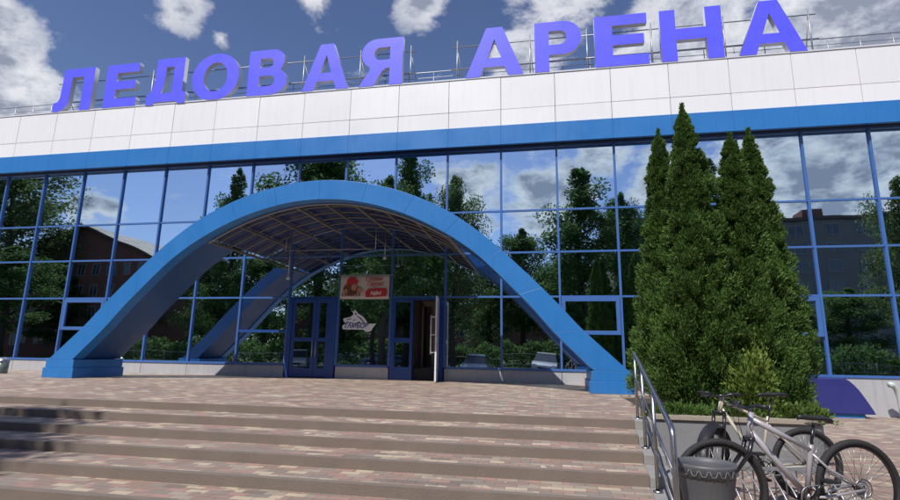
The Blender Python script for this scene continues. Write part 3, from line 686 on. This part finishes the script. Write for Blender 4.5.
def thuja(x, y, H, R, label, seed, leafn=30000):
    rng = np.random.default_rng(seed)
    t = thing('thuja', label, 'tree', (x, y, PZ-.06), 0, 'thujas in the bed')
    MB().tube([(0, 0, 0), (.01, 0, H*.4), (0, 0, H*.93)], [.07, .045, .008], 8).build('trunk', bark, t)
    # clumps over a tapering column; leaves fan from each clump
    nc = 640; u = rng.random(nc)**.85; z = .05*H+u*H*.93
    prof = lambda q: R*np.clip(1-q, 0, 1)**.76*(.66+.34*np.clip(q*7, 0, 1))
    ph = rng.uniform(0, 2*math.pi, nc); k1 = rng.uniform(0, 6, 4)
    q = z/H; rad = prof(q)*(1+.10*np.sin(3*ph+k1[0]+z*1.1)+.07*np.sin(5*ph+k1[1]-z*2.3))*rng.uniform(.55, 1.03, nc)
    rad = rad*(1-.16*(np.sin(ph*2+z*3.1+k1[2])>.75)); cz = z; cs = .135*(1-.82*q)*rng.uniform(.7, 1.3, nc)
    idx = rng.integers(0, nc, leafn)
    g = rng.normal(0, 1, (leafn, 3)); g /= np.linalg.norm(g, axis=1)[:, None]; g *= (rng.random((leafn, 1))**.45)
    ctr = np.stack([rad*np.cos(ph), rad*np.sin(ph), cz], 1)
    P_ = ctr[idx]+g*cs[idx][:, None]*np.array([1, 1, 1.5])
    outw = np.stack([np.cos(ph[idx]), np.sin(ph[idx]), np.full(leafn, 1.25)], 1)
    # leader at the tip
    nt_ = leafn//50; zt = H*(.88+.14*rng.random(nt_)**1.3); at = rng.uniform(0, 6.28, nt_); rt_ = .085*R*rng.random(nt_)*np.clip(1.03-zt/H, 0, 1)*8
    P2 = np.stack([rt_*np.cos(at), rt_*np.sin(at), zt], 1); o2 = np.stack([np.cos(at)*.4, np.sin(at)*.4, np.full(nt_, 1.5)], 1)
    # inner filling so the crown is not see-through
    nf = leafn//3; qf = rng.random(nf)**1.1; af = rng.uniform(0, 6.28, nf); rf = prof(qf*.96)*rng.random(nf)**.5*.72
    P3 = np.stack([rf*np.cos(af), rf*np.sin(af), .04*H+qf*H*.9], 1); o3 = np.stack([np.cos(af), np.sin(af), np.full(nf, 1.)], 1)
    leaves(P_, outw*1.1, .042, rng, 1.7, .55, 'crown', thuja_leaf, t, .5) if 0 else None
    PA = np.concatenate([P_, P2, P3]); NA = np.concatenate([outw, o2, o3])
    leaves(PA, NA, .0175, rng, 2.9, .62, 'crown', thuja_leaf, t, .8)
    return t
thuja(1.98, 9.1, 4.70, .76, 'leftmost thuja of the clump, tall and narrow, second in height', 11, 124740)
thuja(2.26, 8.55, 4.88, .86, 'tallest thuja, second from the left in the clump', 12, 148500)
thuja(3.02, 8.75, 4.42, .78, 'third thuja from the left, the lowest top of the clump', 13, 124740)
thuja(3.42, 9.05, 4.60, .68, 'rightmost thuja of the clump, slim with a pointed top', 14, 106920)
def bush(name, x, y, z, rx, ry, rz, n, size, m, label, cat_, seed, up=.8, st='stem'):
    rng = np.random.default_rng(seed); t = thing(name, label, cat_, (x, y, z))
    nc = 60; c = rng.normal(0, 1, (nc, 3)); c /= np.linalg.norm(c, axis=1)[:, None]; c[:, 2] = abs(c[:, 2]); c *= rng.uniform(.5, 1, (nc, 1))
    idx = rng.integers(0, nc, n); g = rng.normal(0, .17, (n, 3)); Q = c[idx]+g; Q[:, 2] = np.maximum(Q[:, 2], .02)
    P_ = Q*np.array([rx, ry, rz]); leaves(P_, Q+np.array([0, 0, up]), size, rng, 2.0, .5, 'foliage', m, t, .5)
    v = MB()
    for k in range(6): a = k*1.05; v.tube([(0, 0, -.02), (.2*rx*math.cos(a), .2*ry*math.sin(a), rz*.3), (.55*rx*math.cos(a), .55*ry*math.sin(a), rz*.7)], [.014, .01, .004], 5)
    v.build(st, bark, t)
    return t
bush('lime_shrub', 2.74, 8.0, PZ-.02, .30, .22, .84, 9000, .034, lime_leaf, 'yellow-green shrub growing in front of the dark thujas', 'shrub', 31)
bush('juniper', 3.18, 7.92, PZ-.03, .36, .30, .20, 6500, .032, juniper_leaf, 'low bright green creeping juniper at the right corner of the bed', 'shrub', 32)
bush('juniper', 2.55, 7.86, PZ-.03, .40, .22, .17, 6500, .032, juniper_leaf, 'low bright green creeping juniper in the middle of the bed edge', 'shrub', 33)
bush('juniper', 1.78, 7.86, PZ-.03, .42, .22, .15, 5500, .032, thuja_leaf, 'low dark creeping juniper behind the handrail', 'shrub', 34)

# ------------------------------------------------------------------ bicycles
def wheel(name, parent, x, z, r, steer=0, disc=True, reflector=False, rim_m=black_paint):
    w = bpy.data.objects.new(name, None); C.objects.link(w); w.parent = parent; w.location = (x, 0, z); w.rotation_euler = (0, 0, steer)
    KIDS.setdefault(parent.name, []).append(w)
    MB().torus(r-.026, .026, n=64, k=12, wy=.027).build('tyre', black_rub, w)
    MB().torus(r-.058, .010, n=64, k=8, wy=.013).build('rim', rim_m, w)
    s = MB(); rr = random.Random(3)
    for k in range(32):
        a = 2*math.pi*k/32; b = a+(.32 if (k//2) % 2 else -.32); sd = .03 if k % 2 else -.03
        s.tube([(.024*math.cos(b), sd, .024*math.sin(b)), ((r-.065)*math.cos(a), 0, (r-.065)*math.sin(a))], .0016, 4)
    s.build('spokes', steel, w)
    MB().lathe([(.001, -.06), (.012, -.06), (.012, -.036), (.028, -.034), (.028, -.028), (.016, -.024), (.016, .024), (.028, .028), (.028, .034), (.012, .036), (.012, .06), (.001, .06)], 14, axis='y').build('hub', black_paint, w)
    if disc: MB().torus(.07, .008, (0, .045, 0), 28, 4, .001).torus(.045, .004, (0, .045, 0), 24, 4, .001).build('brake_disc', steel, w)
    if reflector: MB().box(-.02, .02, -.006, .006, -r+.10, -r+.17).build('reflector', orange, w)
    return w
def bike(label, loc, rz, r, fm, fork_m, g, saddle_tilt=0, steer=0, guard=False, rise=.0):
    # local x forward (front of the bicycle), rear hub above the origin; g: geometry dict
    t = thing('bicycle', label, 'bicycle', loc, rz, 'bicycles parked beside the steps')
    rh = (0, 0, r); bbk = g['bb']; sc_ = g['sc']; ht = g['ht']; hb = g['hb']; fh = (g['wb'], 0, r); tr = g.get('tr', .017)
    v = MB(); v.tube([sc_, (ht[0]-.01, 0, ht[2]-.03)], [tr*.95, tr*1.05], 12); v.tube([bbk, hb], [tr*1.15, tr*1.25], 12)
    v.tube([bbk, sc_, (sc_[0]+(sc_[0]-bbk[0])*.12, 0, sc_[2]+(sc_[2]-bbk[2])*.12)], tr, 12)
    v.tube([(hb[0]+.01, 0, hb[2]-.05), (ht[0]-.005, 0, ht[2]+.03)], .023, 12)
    for s in (-1, 1):
        v.tube([(bbk[0]-.02, s*.03, bbk[2]), (bbk[0]-.12, s*.05, bbk[2]+.0), (0, s*.065, r)], [.011, .011, .009], 8)
        v.tube([(sc_[0], s*.018, sc_[2]-.03), (sc_[0]-.10, s*.05, sc_[2]-.14), (0, s*.065, r)], [.010, .010, .008], 8)
    v.tube([(bbk[0], -.038, bbk[2]), (bbk[0], .038, bbk[2])], .024, 14)
    v.build('frame', fm, t)
    wheel('rear_wheel', t, 0, r, r, 0, g.get('disc', True), g.get('refl', False))
    ax = Vector((ht[0]-hb[0], 0, ht[2]-hb[2])).normalized()
    # steering assembly under one pivot
    fk = MB(); c, s_ = math.cos(steer), math.sin(steer); cx = hb[0]+.02
    def SP_(x, y, z): dx = x-cx; return (cx+dx*c-y*s_, dx*s_+y*c, z)
    crown = (hb[0]+.015, 0, hb[2]-.06)
    for s in (-1, 1): fk.tube([SP_(crown[0], s*.05, crown[2]), SP_(crown[0]+.03, s*.052, crown[2]-.1), SP_(fh[0]-.01, s*.052, r)], [.018, .017, .012], 10)
    fk.tube([SP_(crown[0], -.06, crown[2]), SP_(crown[0], .06, crown[2])], .02, 10)
    fk.build('fork', fork_m, t)
    cxx, cyy, _ = SP_(fh[0], 0, r)
    w = wheel('front_wheel', t, cxx, r, r, steer, g.get('disc', True), False); w.location = (cxx, cyy, r)
    hz_ = ht[2]+g.get('stack', .05); hbm = MB(); hl = g.get('bar', .33)
    hbm.tube([SP_(ht[0], 0, ht[2]+.03), SP_(ht[0]-.01, 0, hz_), SP_(ht[0]+.06, 0, hz_+.02)], .016, 10)
    hx_ = ht[0]+.06
    hbm.tube([SP_(hx_-.05, -hl, hz_+.045), SP_(hx_-.02, -hl*.6, hz_+.045), SP_(hx_, -.06, hz_+.02), SP_(hx_, .06, hz_+.02), SP_(hx_-.02, hl*.6, hz_+.045), SP_(hx_-.05, hl, hz_+.045)], .0125, 10)
    hbo = hbm.build('handlebar', g.get('bar_m', black_paint), t)
    for s in (-1, 1):
        MB().tube([SP_(hx_-.035, s*(hl-.12), hz_+.045), SP_(hx_-.052, s*(hl+.005), hz_+.045)], .018, 10).build('grip', g.get('grip_m', black_pl), hbo)
        MB().tube([SP_(hx_-.02, s*(hl-.15), hz_+.035), SP_(hx_+.03, s*(hl-.13), hz_+.02), SP_(hx_+.035, s*(hl-.04), hz_+.005)], .006, 6).build('brake_lever', black_pl, hbo)
    cb_ = MB()
    for s in (-1, 1): cb_.tube([SP_(hx_-.01, s*(hl-.16), hz_+.03), SP_(hx_+.10, s*.10, hz_+.06), SP_(hx_+.06, s*.03, hz_-.10), SP_(crown[0]+.05, s*.03, crown[2]-.02)], .0025, 5)
    cb_.build('brake_cables', black_pl, t)
    sd = g['sd']; up_ = Vector((sc_[0]-bbk[0], 0, sc_[2]-bbk[2])).normalized()
    MB().tube([sc_, (sd[0], 0, sd[2]-.05)], .0135, 10).tube([(sd[0]-.05, -.02, sd[2]-.04), (sd[0]+.06, -.02, sd[2]-.04)], .004, 6).tube([(sd[0]-.05, .02, sd[2]-.04), (sd[0]+.06, .02, sd[2]-.04)], .004, 6).build('seat_post', g.get('post_m', black_paint), t)
    # saddle: lofted from a wide rear to a narrow nose
    vs = []; n = 12; st_ = [(-.14, .05, .000), (-.12, .068, .012), (-.07, .070, .016), (-.01, .045, .010), (.05, .026, .006), (.11, .019, .004), (.135, .010, -.004)]
    for xx, w_, zt in st_:
        for k in range(n):
            a = 2*math.pi*k/n; yy = w_*math.cos(a); z_ = (.016 if math.sin(a) > 0 else .024)*math.sin(a)
            vs.append((xx, yy, zt+z_))
    fs = [(i*n+j, i*n+(j+1) % n, (i+1)*n+(j+1) % n, (i+1)*n+j) for i in range(len(st_)-1) for j in range(n)]+[list(range(n)), [len(st_)*n-1-k for k in range(n)]]
    sa = MB().add(vs, fs, True).build('saddle', black_pl, t); sa.location = (sd[0], 0, sd[2]); sa.rotation_euler = (0, saddle_tilt, 0)
    ck_ = MB(); ck_.torus(.088, .004, (bbk[0], .045, bbk[2]), 36, 6, .003); ck_.torus(.06, .006, (bbk[0], .047, bbk[2]), 28, 6, .003)
    for k in range(5): a = k*1.2566; ck_.bar((bbk[0], .046, bbk[2]), (bbk[0]+.085*math.cos(a), .046, bbk[2]+.085*math.sin(a)), .004, .012, (0, 1, 0))
    aa = g.get('crank', .5)
    for s, y in ((1, .065), (-1, -.065)): ck_.tube([(bbk[0], y, bbk[2]), (bbk[0]+s*.17*math.cos(aa), y+.008*(1 if y > 0 else -1), bbk[2]+s*.17*math.sin(aa))], [.013, .010], 8)
    cro = ck_.build('crankset', black_paint, t)
    for s, y in ((1, .12), (-1, -.12)):
        px_, pz_ = bbk[0]+s*.17*math.cos(aa), bbk[2]+s*.17*math.sin(aa)
        MB().box(px_-.045, px_+.045, y-.045, y+.045, pz_-.012, pz_+.012).build('pedal', black_pl, cro, bevel=.006)
    chm = MB(); R1, R2 = .086, .036; pts = []
    for k in range(13): a = math.radians(-90+180*k/12); pts.append((bbk[0]+R1*math.cos(a), .046, bbk[2]+R1*math.sin(a)))
    for k in range(9): a = math.radians(90+180*k/8); pts.append((R2*math.cos(a), .046, r+R2*math.sin(a)))
    chm.tube(pts, .0045, 5, closed=True); chm.build('chain', galv, t)
    cs = MB()
    for k in range(5): cs.torus(.052-.006*k, .004, (0, .034+.004*k, r), 24, 5, .0015)
    cs.tube([(.0, .06, r-.02), (.02, .065, r-.08), (.0, .055, r-.14)], .008, 6); cs.build('cassette', galv, t)
    if guard:
        R_ = r+.03; vs = []; n = 26
        for k in range(n+1):
            a = math.radians(12+(150-12)*k/n)
            for wy, dr in ((-.06, -.022), (-.042, 0), (0, .008), (.042, 0), (.06, -.022)): vs.append(((R_+dr)*math.cos(a), wy, (R_+dr)*math.sin(a)))
        fs = [(i*5+j, i*5+j+1, i*5+j+6, i*5+j+5) for i in range(n) for j in range(4)]
        o = MB().add(vs, fs, True).build('mudguard', black_pl, w); sdm = o.modifiers.new('s', 'SOLIDIFY'); sdm.thickness = .003
    return t
# silver mountain bike nearest the camera, facing left
def face(rear, front): return math.atan2(front[1]-rear[1], front[0]-rear[0])
rearA, frontA = (2.46, 5.05), (1.31, 4.72)
bike('silver grey mountain bike in front, its rear wheel at the right edge', (rearA[0], rearA[1], .01), face(rearA, frontA), .375, silver_paint, black_paint,
     dict(bb=(.46, 0, .315), sc=(.385, 0, .665), ht=(.875, 0, .93), hb=(.90, 0, .81), wb=1.17, sd=(.335, 0, .91), tr=.021, bar=.24, disc=True, crank=2.2, stack=.045, post_m=black_paint), saddle_tilt=-.12, steer=-.12)
rearB, frontB = (2.50, 6.02), (1.45, 5.80)
bike('cream framed bicycle behind the silver one, with a black mudguard on its turned front wheel', (rearB[0], rearB[1], .02), face(rearB, frontB), .355, cream_paint, black_paint,
     dict(bb=(.46, 0, .33), sc=(.36, 0, .76), ht=(.80, 0, .98), hb=(.825, 0, .90), wb=1.03, sd=(.30, 0, 1.02), tr=.013, bar=.20, disc=False, refl=True, crank=1.0, stack=.0), steer=.75, guard=True)

pt = thing('planter_pot', 'dark grey ribbed plastic pot with an ornate rim by the front wheel', 'pot', (1.14, 4.42, 0))
pt.scale = (1, 1, 1.19)
pr_ = [(.001, .01), (.11, .0), (.115, .02), (.155, .22), (.192, .44), (.198, .45)]
v = MB(); n = 48; vs = []
for (r0, z0) in pr_:
    for j in range(n):
        a = 2*math.pi*j/n; rr = r0*(1+(.03 if j % 2 else -.02)); vs.append((rr*math.cos(a), rr*math.sin(a), z0))
v.add(vs, [(i*n+j, i*n+(j+1) % n, (i+1)*n+(j+1) % n, (i+1)*n+j) for i in range(len(pr_)-1) for j in range(n)], True); v.build('body', pot_m, pt)
rimo = MB().lathe([(.19, .45), (.20, .452), (.206, .50), (.216, .515), (.214, .53), (.20, .53), (.188, .50), (.182, .44), (.15, .16), (.001, .14)], 40).build('rim', pot_m, pt)
v = MB()
for k in range(20):
    a = 2*math.pi*k/20; c, s = math.cos(a), math.sin(a)
    v.tube([(.209*math.cos(a-.14), .209*math.sin(a-.14), .505), (.212*math.cos(a-.06), .212*math.sin(a-.06), .472), (.212*math.cos(a+.06), .212*math.sin(a+.06), .472), (.209*math.cos(a+.14), .209*math.sin(a+.14), .505)], .005, 5)
v.build('rim_ornament', pot_m, rimo)

rk = thing('bike_rack', 'low galvanised bicycle rack with slanting bars under the bicycles', 'bicycle rack', (1.95, 5.55, 0), math.radians(10))
v = MB()
for yy in (-.22, .22): v.bar((-.75, yy, .03), (.75, yy, .03), .04, .03)
v.bar((-.75, .22, .36), (.75, .22, .36), .03, .03)
v.build('base', galv, rk)
for k in range(15):
    x = -.72+k*.103
    MB().tube([(x, -.22, .04), (x, -.05, .22), (x, .10, .34), (x, .22, .36), (x, .22, .04)], .008, 6).build('hoop', galv, rk)

# ------------------------------------------------------------------ surroundings behind the camera, seen in the glass
def tree_proto(seed, m, h, rw, base=.28, gaps=.25):
    rng = np.random.default_rng(seed); t = thing('tree', 'x', 'tree')
    v = MB(); v.tube([(0, 0, 0), (.1, 0, h*.3), (-.1, .1, h*.6), (.05, 0, h*.93)], [.32, .24, .15, .03], 9)
    cl = []
    nl = 22
    for k in range(nl):
        z0 = h*(base+.62*k/nl); a = k*2.4+rng.uniform(-.3, .3); q = (z0/h-base)/(1-base)
        L_ = rw*(1-.65*q**1.5)*rng.uniform(.75, 1.1)*(.7+.3*math.sin(min(1, q*4)*1.57)); dz = L_*rng.uniform(.25, .7)
        p1 = (L_*.5*math.cos(a), L_*.5*math.sin(a), z0+dz*.6); p2 = (L_*math.cos(a), L_*math.sin(a), z0+dz)
        v.tube([(0, 0, z0-.2), p1, p2], [.09, .05, .015], 5)
        for f in (.35, .6, .8, 1.0):
            cl.append((L_*f*math.cos(a)+rng.normal(0, .3), L_*f*math.sin(a)+rng.normal(0, .3), z0+dz*f+rng.normal(0, .3), rng.uniform(.55, 1.15)*(rw/3.6)))
    for k in range(12): cl.append((rng.normal(0, .22), rng.normal(0, .22), h*(.78+.019*k), (1.05-.072*k)*rw/3.6))
    v.build('trunk', bark, t)
    cl = np.array(cl); n = 21000; idx = rng.integers(0, len(cl), n); g = rng.normal(0, 1, (n, 3)); g /= np.linalg.norm(g, axis=1)[:, None]; g *= rng.random((n, 1))**.4
    P_ = cl[idx, :3]+g*cl[idx, 3:4]; leaves(P_, g+np.array([0, 0, -.2]), .13, rng, 1.5, .8, 'crown', m, t, .4)
    return t
protos = [tree_proto(50, tree_leaf, 15, 3.6), tree_proto(51, tree_leaf2, 15, 4.3, .22), tree_proto(52, tree_leaf, 15, 3.0, .15)]
def vx(px, D): # x of a mirrored thing seen at photo column px on the mirrored plane at depth D (about row 300)
    d = r_*((px-450)/FPX)-u_*((230-250)/FPX)+fw; return d.x*D/d.y
# px column, virtual depth D (world y = 30.8 - D), height, width factor, prototype, label
TR = [(-60, 62, 33, 1.5, 1, 'very tall broad tree reflected at the far left of the glass'), (10, 60, 31, 1.1, 1, 'tall pale broad tree reflected in the second bay from the left'), (232, 62, 26, .8, 2, 'slim tree whose tip shows alone in the glass above the arch'),
      (320, 47, 22.8, 1.25, 0, 'tree reflected above the crown of the arch, left of the taller one'), (408, 44, 20.6, .8, 2, 'narrow dark tree reflected right above the arch'), (380, 44, 15.0, .7, 0, 'thin tree reflected behind the narrow dark one above the arch'), (455, 42, 16.3, .8, 1, 'lower pale tree reflected at the right of the arch top'),
      (522, 57, 15.0, 1.1, 0, 'low bushy tree reflected two bays left of the thujas'), (580, 50, 19.6, 1.15, 2, 'tall dark tree reflected in the bay left of the thujas'), (622, 54, 18.0, .9, 0, 'tree reflected just left of the thujas'), (712, 50, 20.0, .8, 2, 'dark tree reflected between the thuja tops'),
      (905, 43, 14.8, .75, 1, 'tree reflected at the right edge of the glass'), (150, 74, 17, 1.3, 0, 'round tree reflected in front of the brown gabled house'), (215, 70, 15, 1.5, 1, 'pale tree reflected beside the brown gabled house'), (270, 60, 14, 1.5, 0, 'dark low tree reflected under the left of the arch'), (350, 58, 13, 1.6, 2, 'dark tree reflected over the entrance doors'),
      (430, 56, 13.5, 1.6, 0, 'dark tree reflected above the open door'), (490, 62, 13.5, 1.5, 1, 'pale bushy tree reflected right of the doors'), (655, 60, 13.5, 1.5, 0, 'tree reflected behind the left thuja'), (80, 66, 12, 1.5, 2, 'low dark tree reflected in front of the brown house'),
      (20, 50, 13, 1.5, 0, 'low dark tree reflected in the lowest left panes'), (560, 60, 12, 1.6, 1, 'pale tree reflected behind the right leg of the arch'), (840, 62, 9.0, 1.3, 0, 'small tree in front of the grey flats'), (780, 60, 8.0, 1.2, 2, 'small dark tree in front of the grey flats')]
used = set()
for k, (px, D, h, wf, pi, lab) in enumerate(TR):
    o = protos[pi] if pi not in used else copy_tree(protos[pi]); used.add(pi)
    o.location = (vx(px, D), 30.8-D, 0); o.rotation_euler = (0, 0, k*1.7); o.scale = (wf*h/15 if h > 18 else wf, wf*h/15 if h > 18 else wf, h/15)
    tag(o, lab, 'tree', 'trees across the street')

# the tree at the left whose crown shades the end of the steps
o = copy_tree(protos[0]); o.location = (-10.9, -3.5, 0); o.scale = (.85, .95, .92); o.rotation_euler = (0, 0, 2); tag(o, 'nearest tree left of the steps, whose crown throws the shade on their left end', 'tree', 'trees across the street')
far_frame = mat('grey_far_frame', (.26, .26, .26), .7)
def far_block(name, label, x0, x1, y, depth, h, m, cols, rows, roofm, gable=None, z0w=1.2):
    t = thing(name, label, 'building', ((x0+x1)/2, y, 0)); W2 = (x1-x0)/2
    if gable:
        MB().prism([(-W2, 0), (W2, 0), (W2, h), (0, gable-.3), (-W2, h)], -depth, 0, 'y').build('wall', m, t)
        MB().prism([(-W2-.6, h-.4), (-W2-.6, h-.1), (0, gable+.2), (W2+.6, h-.1), (W2+.6, h-.4), (0, gable-.15)], -depth-.5, .6, 'y').build('roof', roofm, t)
    else:
        MB().box(-W2, W2, -depth, 0, 0, h).build('wall', m, t)
        rf = MB().box(-W2-.3, W2+.3, -depth-.3, .3, h+.002, h+.45).build('roof', roofm, t)
    dx = 2*W2/cols; dz = (h-z0w)/rows; ww, wh = dx*.42, dz*.52; first = None
    for r in range(rows):
        for c_ in range(cols):
            X = -W2+dx*(c_+.5); Z = z0w+dz*(r+.22)
            if first is None:
                fm = MB(); fm.box(-ww/2-.1, ww/2+.1, -.02, .07, -.1, 0); fm.box(-ww/2-.1, ww/2+.1, -.02, .07, wh, wh+.1); fm.box(-ww/2-.1, -ww/2, -.02, .07, 0, wh); fm.box(ww/2, ww/2+.1, -.02, .07, 0, wh); fm.box(-.05, .05, -.02, .07, 0, wh)
                first = fm.build('window', far_frame, t); MB().box(-ww/2, ww/2, -.02, .03, 0, wh).build('pane', win_far, first); first.location = (X, .02, Z)
            else:
                o = first.copy(); C.objects.link(o); o.parent = t; o.location = (X, .02, Z); q = kids(first)[0].copy(); C.objects.link(q); q.parent = o
    return t
far_block('brick_house', 'large red-brown gabled brick building reflected in the left part of the glass', -84, -57.5, -35.5, 14, 14.8, brick_far, 10, 4, roof_far, gable=19.9)
fb = far_block('apartment_block', 'long grey panel block of flats reflected in the right part of the glass', 9.5, 62, -45.5, 12, 20.6, panel_far, 14, 7, roof_far)
MB().box(0.6, 2.9, -6, -3.5, 21.05, 23.0).build('chimney', brick_far, fb)
far_block('office_building', 'plain dark brick building reflected low behind the entrance trees', -50, 2, -62, 12, 10.5, brick_far, 14, 3, roof_far)

def car(label, loc, rz, col, name='parked_car'):
    t = thing(name, label, 'car', loc, rz, 'cars parked opposite the arena')
    pm = mat('car_paint_'+col[0], col[1], .25, metal=.3, coat=.8, spec=.6)
    # x forward; side profile stations with half-widths
    bod = [(-2.05, .32), (-2.1, .55), (-2.05, .86), (-1.9, .93), (1.1, .93), (1.75, .82), (2.05, .68), (2.1, .5), (2.05, .30), (1.72, .26), (1.66, .44), (1.5, .60), (1.3, .64), (1.1, .60), (.94, .44), (.9, .26), (-.9, .26), (-.94, .44), (-1.1, .6), (-1.3, .64), (-1.5, .6), (-1.66, .44), (-1.7, .28)]
    v = MB(); n = len(bod)
    def wv(x, z): return .86*(1-.10*max(0, abs(x)-1.5))*(1 if z < .7 else 1-.1*(z-.7)/.25)
    cu = bpy.data.curves.new('c', 'CURVE'); cu.dimensions = '2D'; cu.fill_mode = 'BOTH'; cu.extrude = 1
    s_ = cu.splines.new('POLY'); s_.points.add(n-1); s_.use_cyclic_u = True
    for k, p in enumerate(bod): s_.points[k].co = (p[0], p[1], 0, 1)
    me = mesh_from_curve(cu, 'body'); k_ = len(me.vertices); co = np.empty(k_*3, 'f'); me.vertices.foreach_get('co', co); co = co.reshape(-1, 3)
    out = np.stack([co[:, 0], np.sign(co[:, 2])*np.array([wv(a, b) for a, b in co[:, :2]]), co[:, 1]], 1); me.vertices.foreach_set('co', out.astype('f').ravel()); me.materials.append(pm); me.update()
    b_ = link('body', me, t); bv = b_.modifiers.new('b', 'BEVEL'); bv.width = .05; bv.segments = 3; bv.limit_method = 'ANGLE'
    cab = [(-1.95, .92, .78), (-1.55, 1.38, .60), (-1.0, 1.46, .58), (.1, 1.46, .58), (.5, 1.36, .60), (1.2, .92, .76)]
    vs = []
    for x, z, w_ in cab: vs += [(x, -w_, z), (x, w_, z)]
    m_ = len(cab); fs = [(2*k, 2*k+1, 2*k+3, 2*k+2) for k in range(m_-1)]+[[2*k for k in range(m_)], [2*k+1 for k in reversed(range(m_))], (0, 1, 2*m_-1, 2*m_-2)]
    MB().add(vs, fs).build('windows', win_far, t, bevel=.04)
    rv = MB(); vs = []
    for x, z, w_ in ((-1.58, 1.39, .605), (-1.0, 1.475, .585), (.1, 1.475, .585), (.48, 1.385, .605)): vs += [(x, -w_, z), (x, w_, z), (x, -w_, z+.02), (x, w_, z+.02)]
    fs = []
    for k in range(3): a = 4*k; fs += [(a, a+1, a+5, a+4), (a+2, a+6, a+7, a+3), (a, a+4, a+6, a+2), (a+1, a+3, a+7, a+5)]
    rv.add(vs, fs+[(0, 2, 3, 1), (12, 13, 15, 14)]).build('roof', pm, t)
    for x in (-1.3, 1.3):
        for s in (-1, 1):
            w_ = MB().lathe([(.001, -.1), (.2, -.1), (.30, -.09), (.32, -.05), (.32, .05), (.30, .09), (.2, .1), (.001, .1)], 20, axis='y').build('wheel', black_rub, t); w_.location = (x, s*.76, .32)
            MB().lathe([(.001, .105*s), (.19, .104*s), (.2, .09*s)], 16, axis='y').build('rim', steel, w_)
    for s in (-1, 1):
        MB().box(1.93, 2.06, *sorted((s*.48, s*.76)), .60, .74).build('headlight', white_plastic, t, bevel=.02)
        MB().box(-2.09, -2.0, *sorted((s*.52, s*.78)), .66, .82).build('tail_light', poster_red, t, bevel=.02)
    MB().box(2.04, 2.10, -.42, .42, .42, .56).build('grille', black_pl, t, bevel=.01)
    MB().box(2.08, 2.115, -.26, .26, .33, .43).build('number_plate', decal_w, t)
    return t
R90 = math.radians(90)
car('silver car facing the arena, reflected right of the open door', (vx(478, 35.0), 30.8-35.0, 0), R90, ('silver', (.55, .56, .58)))
car('pale grey car facing the arena, reflected behind the right leg of the arch', (vx(545, 36), 30.8-36, 0), R90+.1, ('grey', (.42, .43, .45)))
car('white car parked across the street, reflected under the sticker', (vx(356, 49), 30.8-49, 0), 0, ('white', (.7, .7, .7)))
car('dark car parked across the street, reflected near the open doorway', (vx(392, 46), 30.8-46, 0), math.pi, ('dark', (.10, .12, .15)))
car('white car reflected in the closed glass door', (vx(312, 37), 30.8-37, 0), R90-.3, ('cream', (.66, .66, .62)))
car('blue-grey car reflected at the far end of the right-hand glass', (vx(598, 38), 30.8-38, 0), R90, ('blue', (.12, .18, .26)))
fence_m = mat('grey_green_fence_paint', (.16, .18, .16), .6)
wd = np.random.default_rng(9); n = 60000
P_ = np.stack([wd.uniform(-170, 150, n), wd.normal(-80, 3, n), wd.random(n)**.8*11], 1); P_[:, 2] *= 1+.22*np.sin(P_[:, 0]*.33)+.14*np.sin(P_[:, 0]*.9+1)
_w = leaves(P_, wd.normal(0, 1, (n, 3)), .62, wd, 1.5, .8, 'distant_wood', tree_leaf, None, .4); tag(_w, kind='stuff')
fn = thing('street_fence', 'low pale metal fence across the street, reflected above the cars', 'fence', (0, -13.6, 0))
v = MB()
for z in (.35, 1.25): v.tube([(-42, 0, z), (30, 0, z)], .025, 6)
x = -42
while x <= 30: v.tube([(x, 0, .35), (x, 0, 1.25)], .006, 4); x += .24
v.build('rail', fence_m, fn)
p0 = MB().tube([(0, 0, 0), (0, 0, 1.35)], .035, 8).build('post', fence_m, fn); p0.location = (-42, 0, 0)
for k in range(1, 25): c = p0.copy(); C.objects.link(c); c.location = (-42+3*k, 0, 0)
hd = thing('hedge', 'long clipped green hedge across the street, reflected behind the cars', 'hedge', (-6, -15.4, 0))
rng = np.random.default_rng(5); n = 26000
P_ = np.stack([rng.uniform(-38, 40, n), rng.uniform(-.9, .9, n), 2.3*rng.random(n)**.7], 1); P_[:, 2] *= 1+.12*np.sin(P_[:, 0]*1.3)+.1*np.sin(P_[:, 0]*3.1)
leaves(P_, rng.normal(0, 1, (n, 3))+np.array([0, .4, .3]), .17, rng, 1.5, .5, 'foliage', tree_leaf, hd, .4)
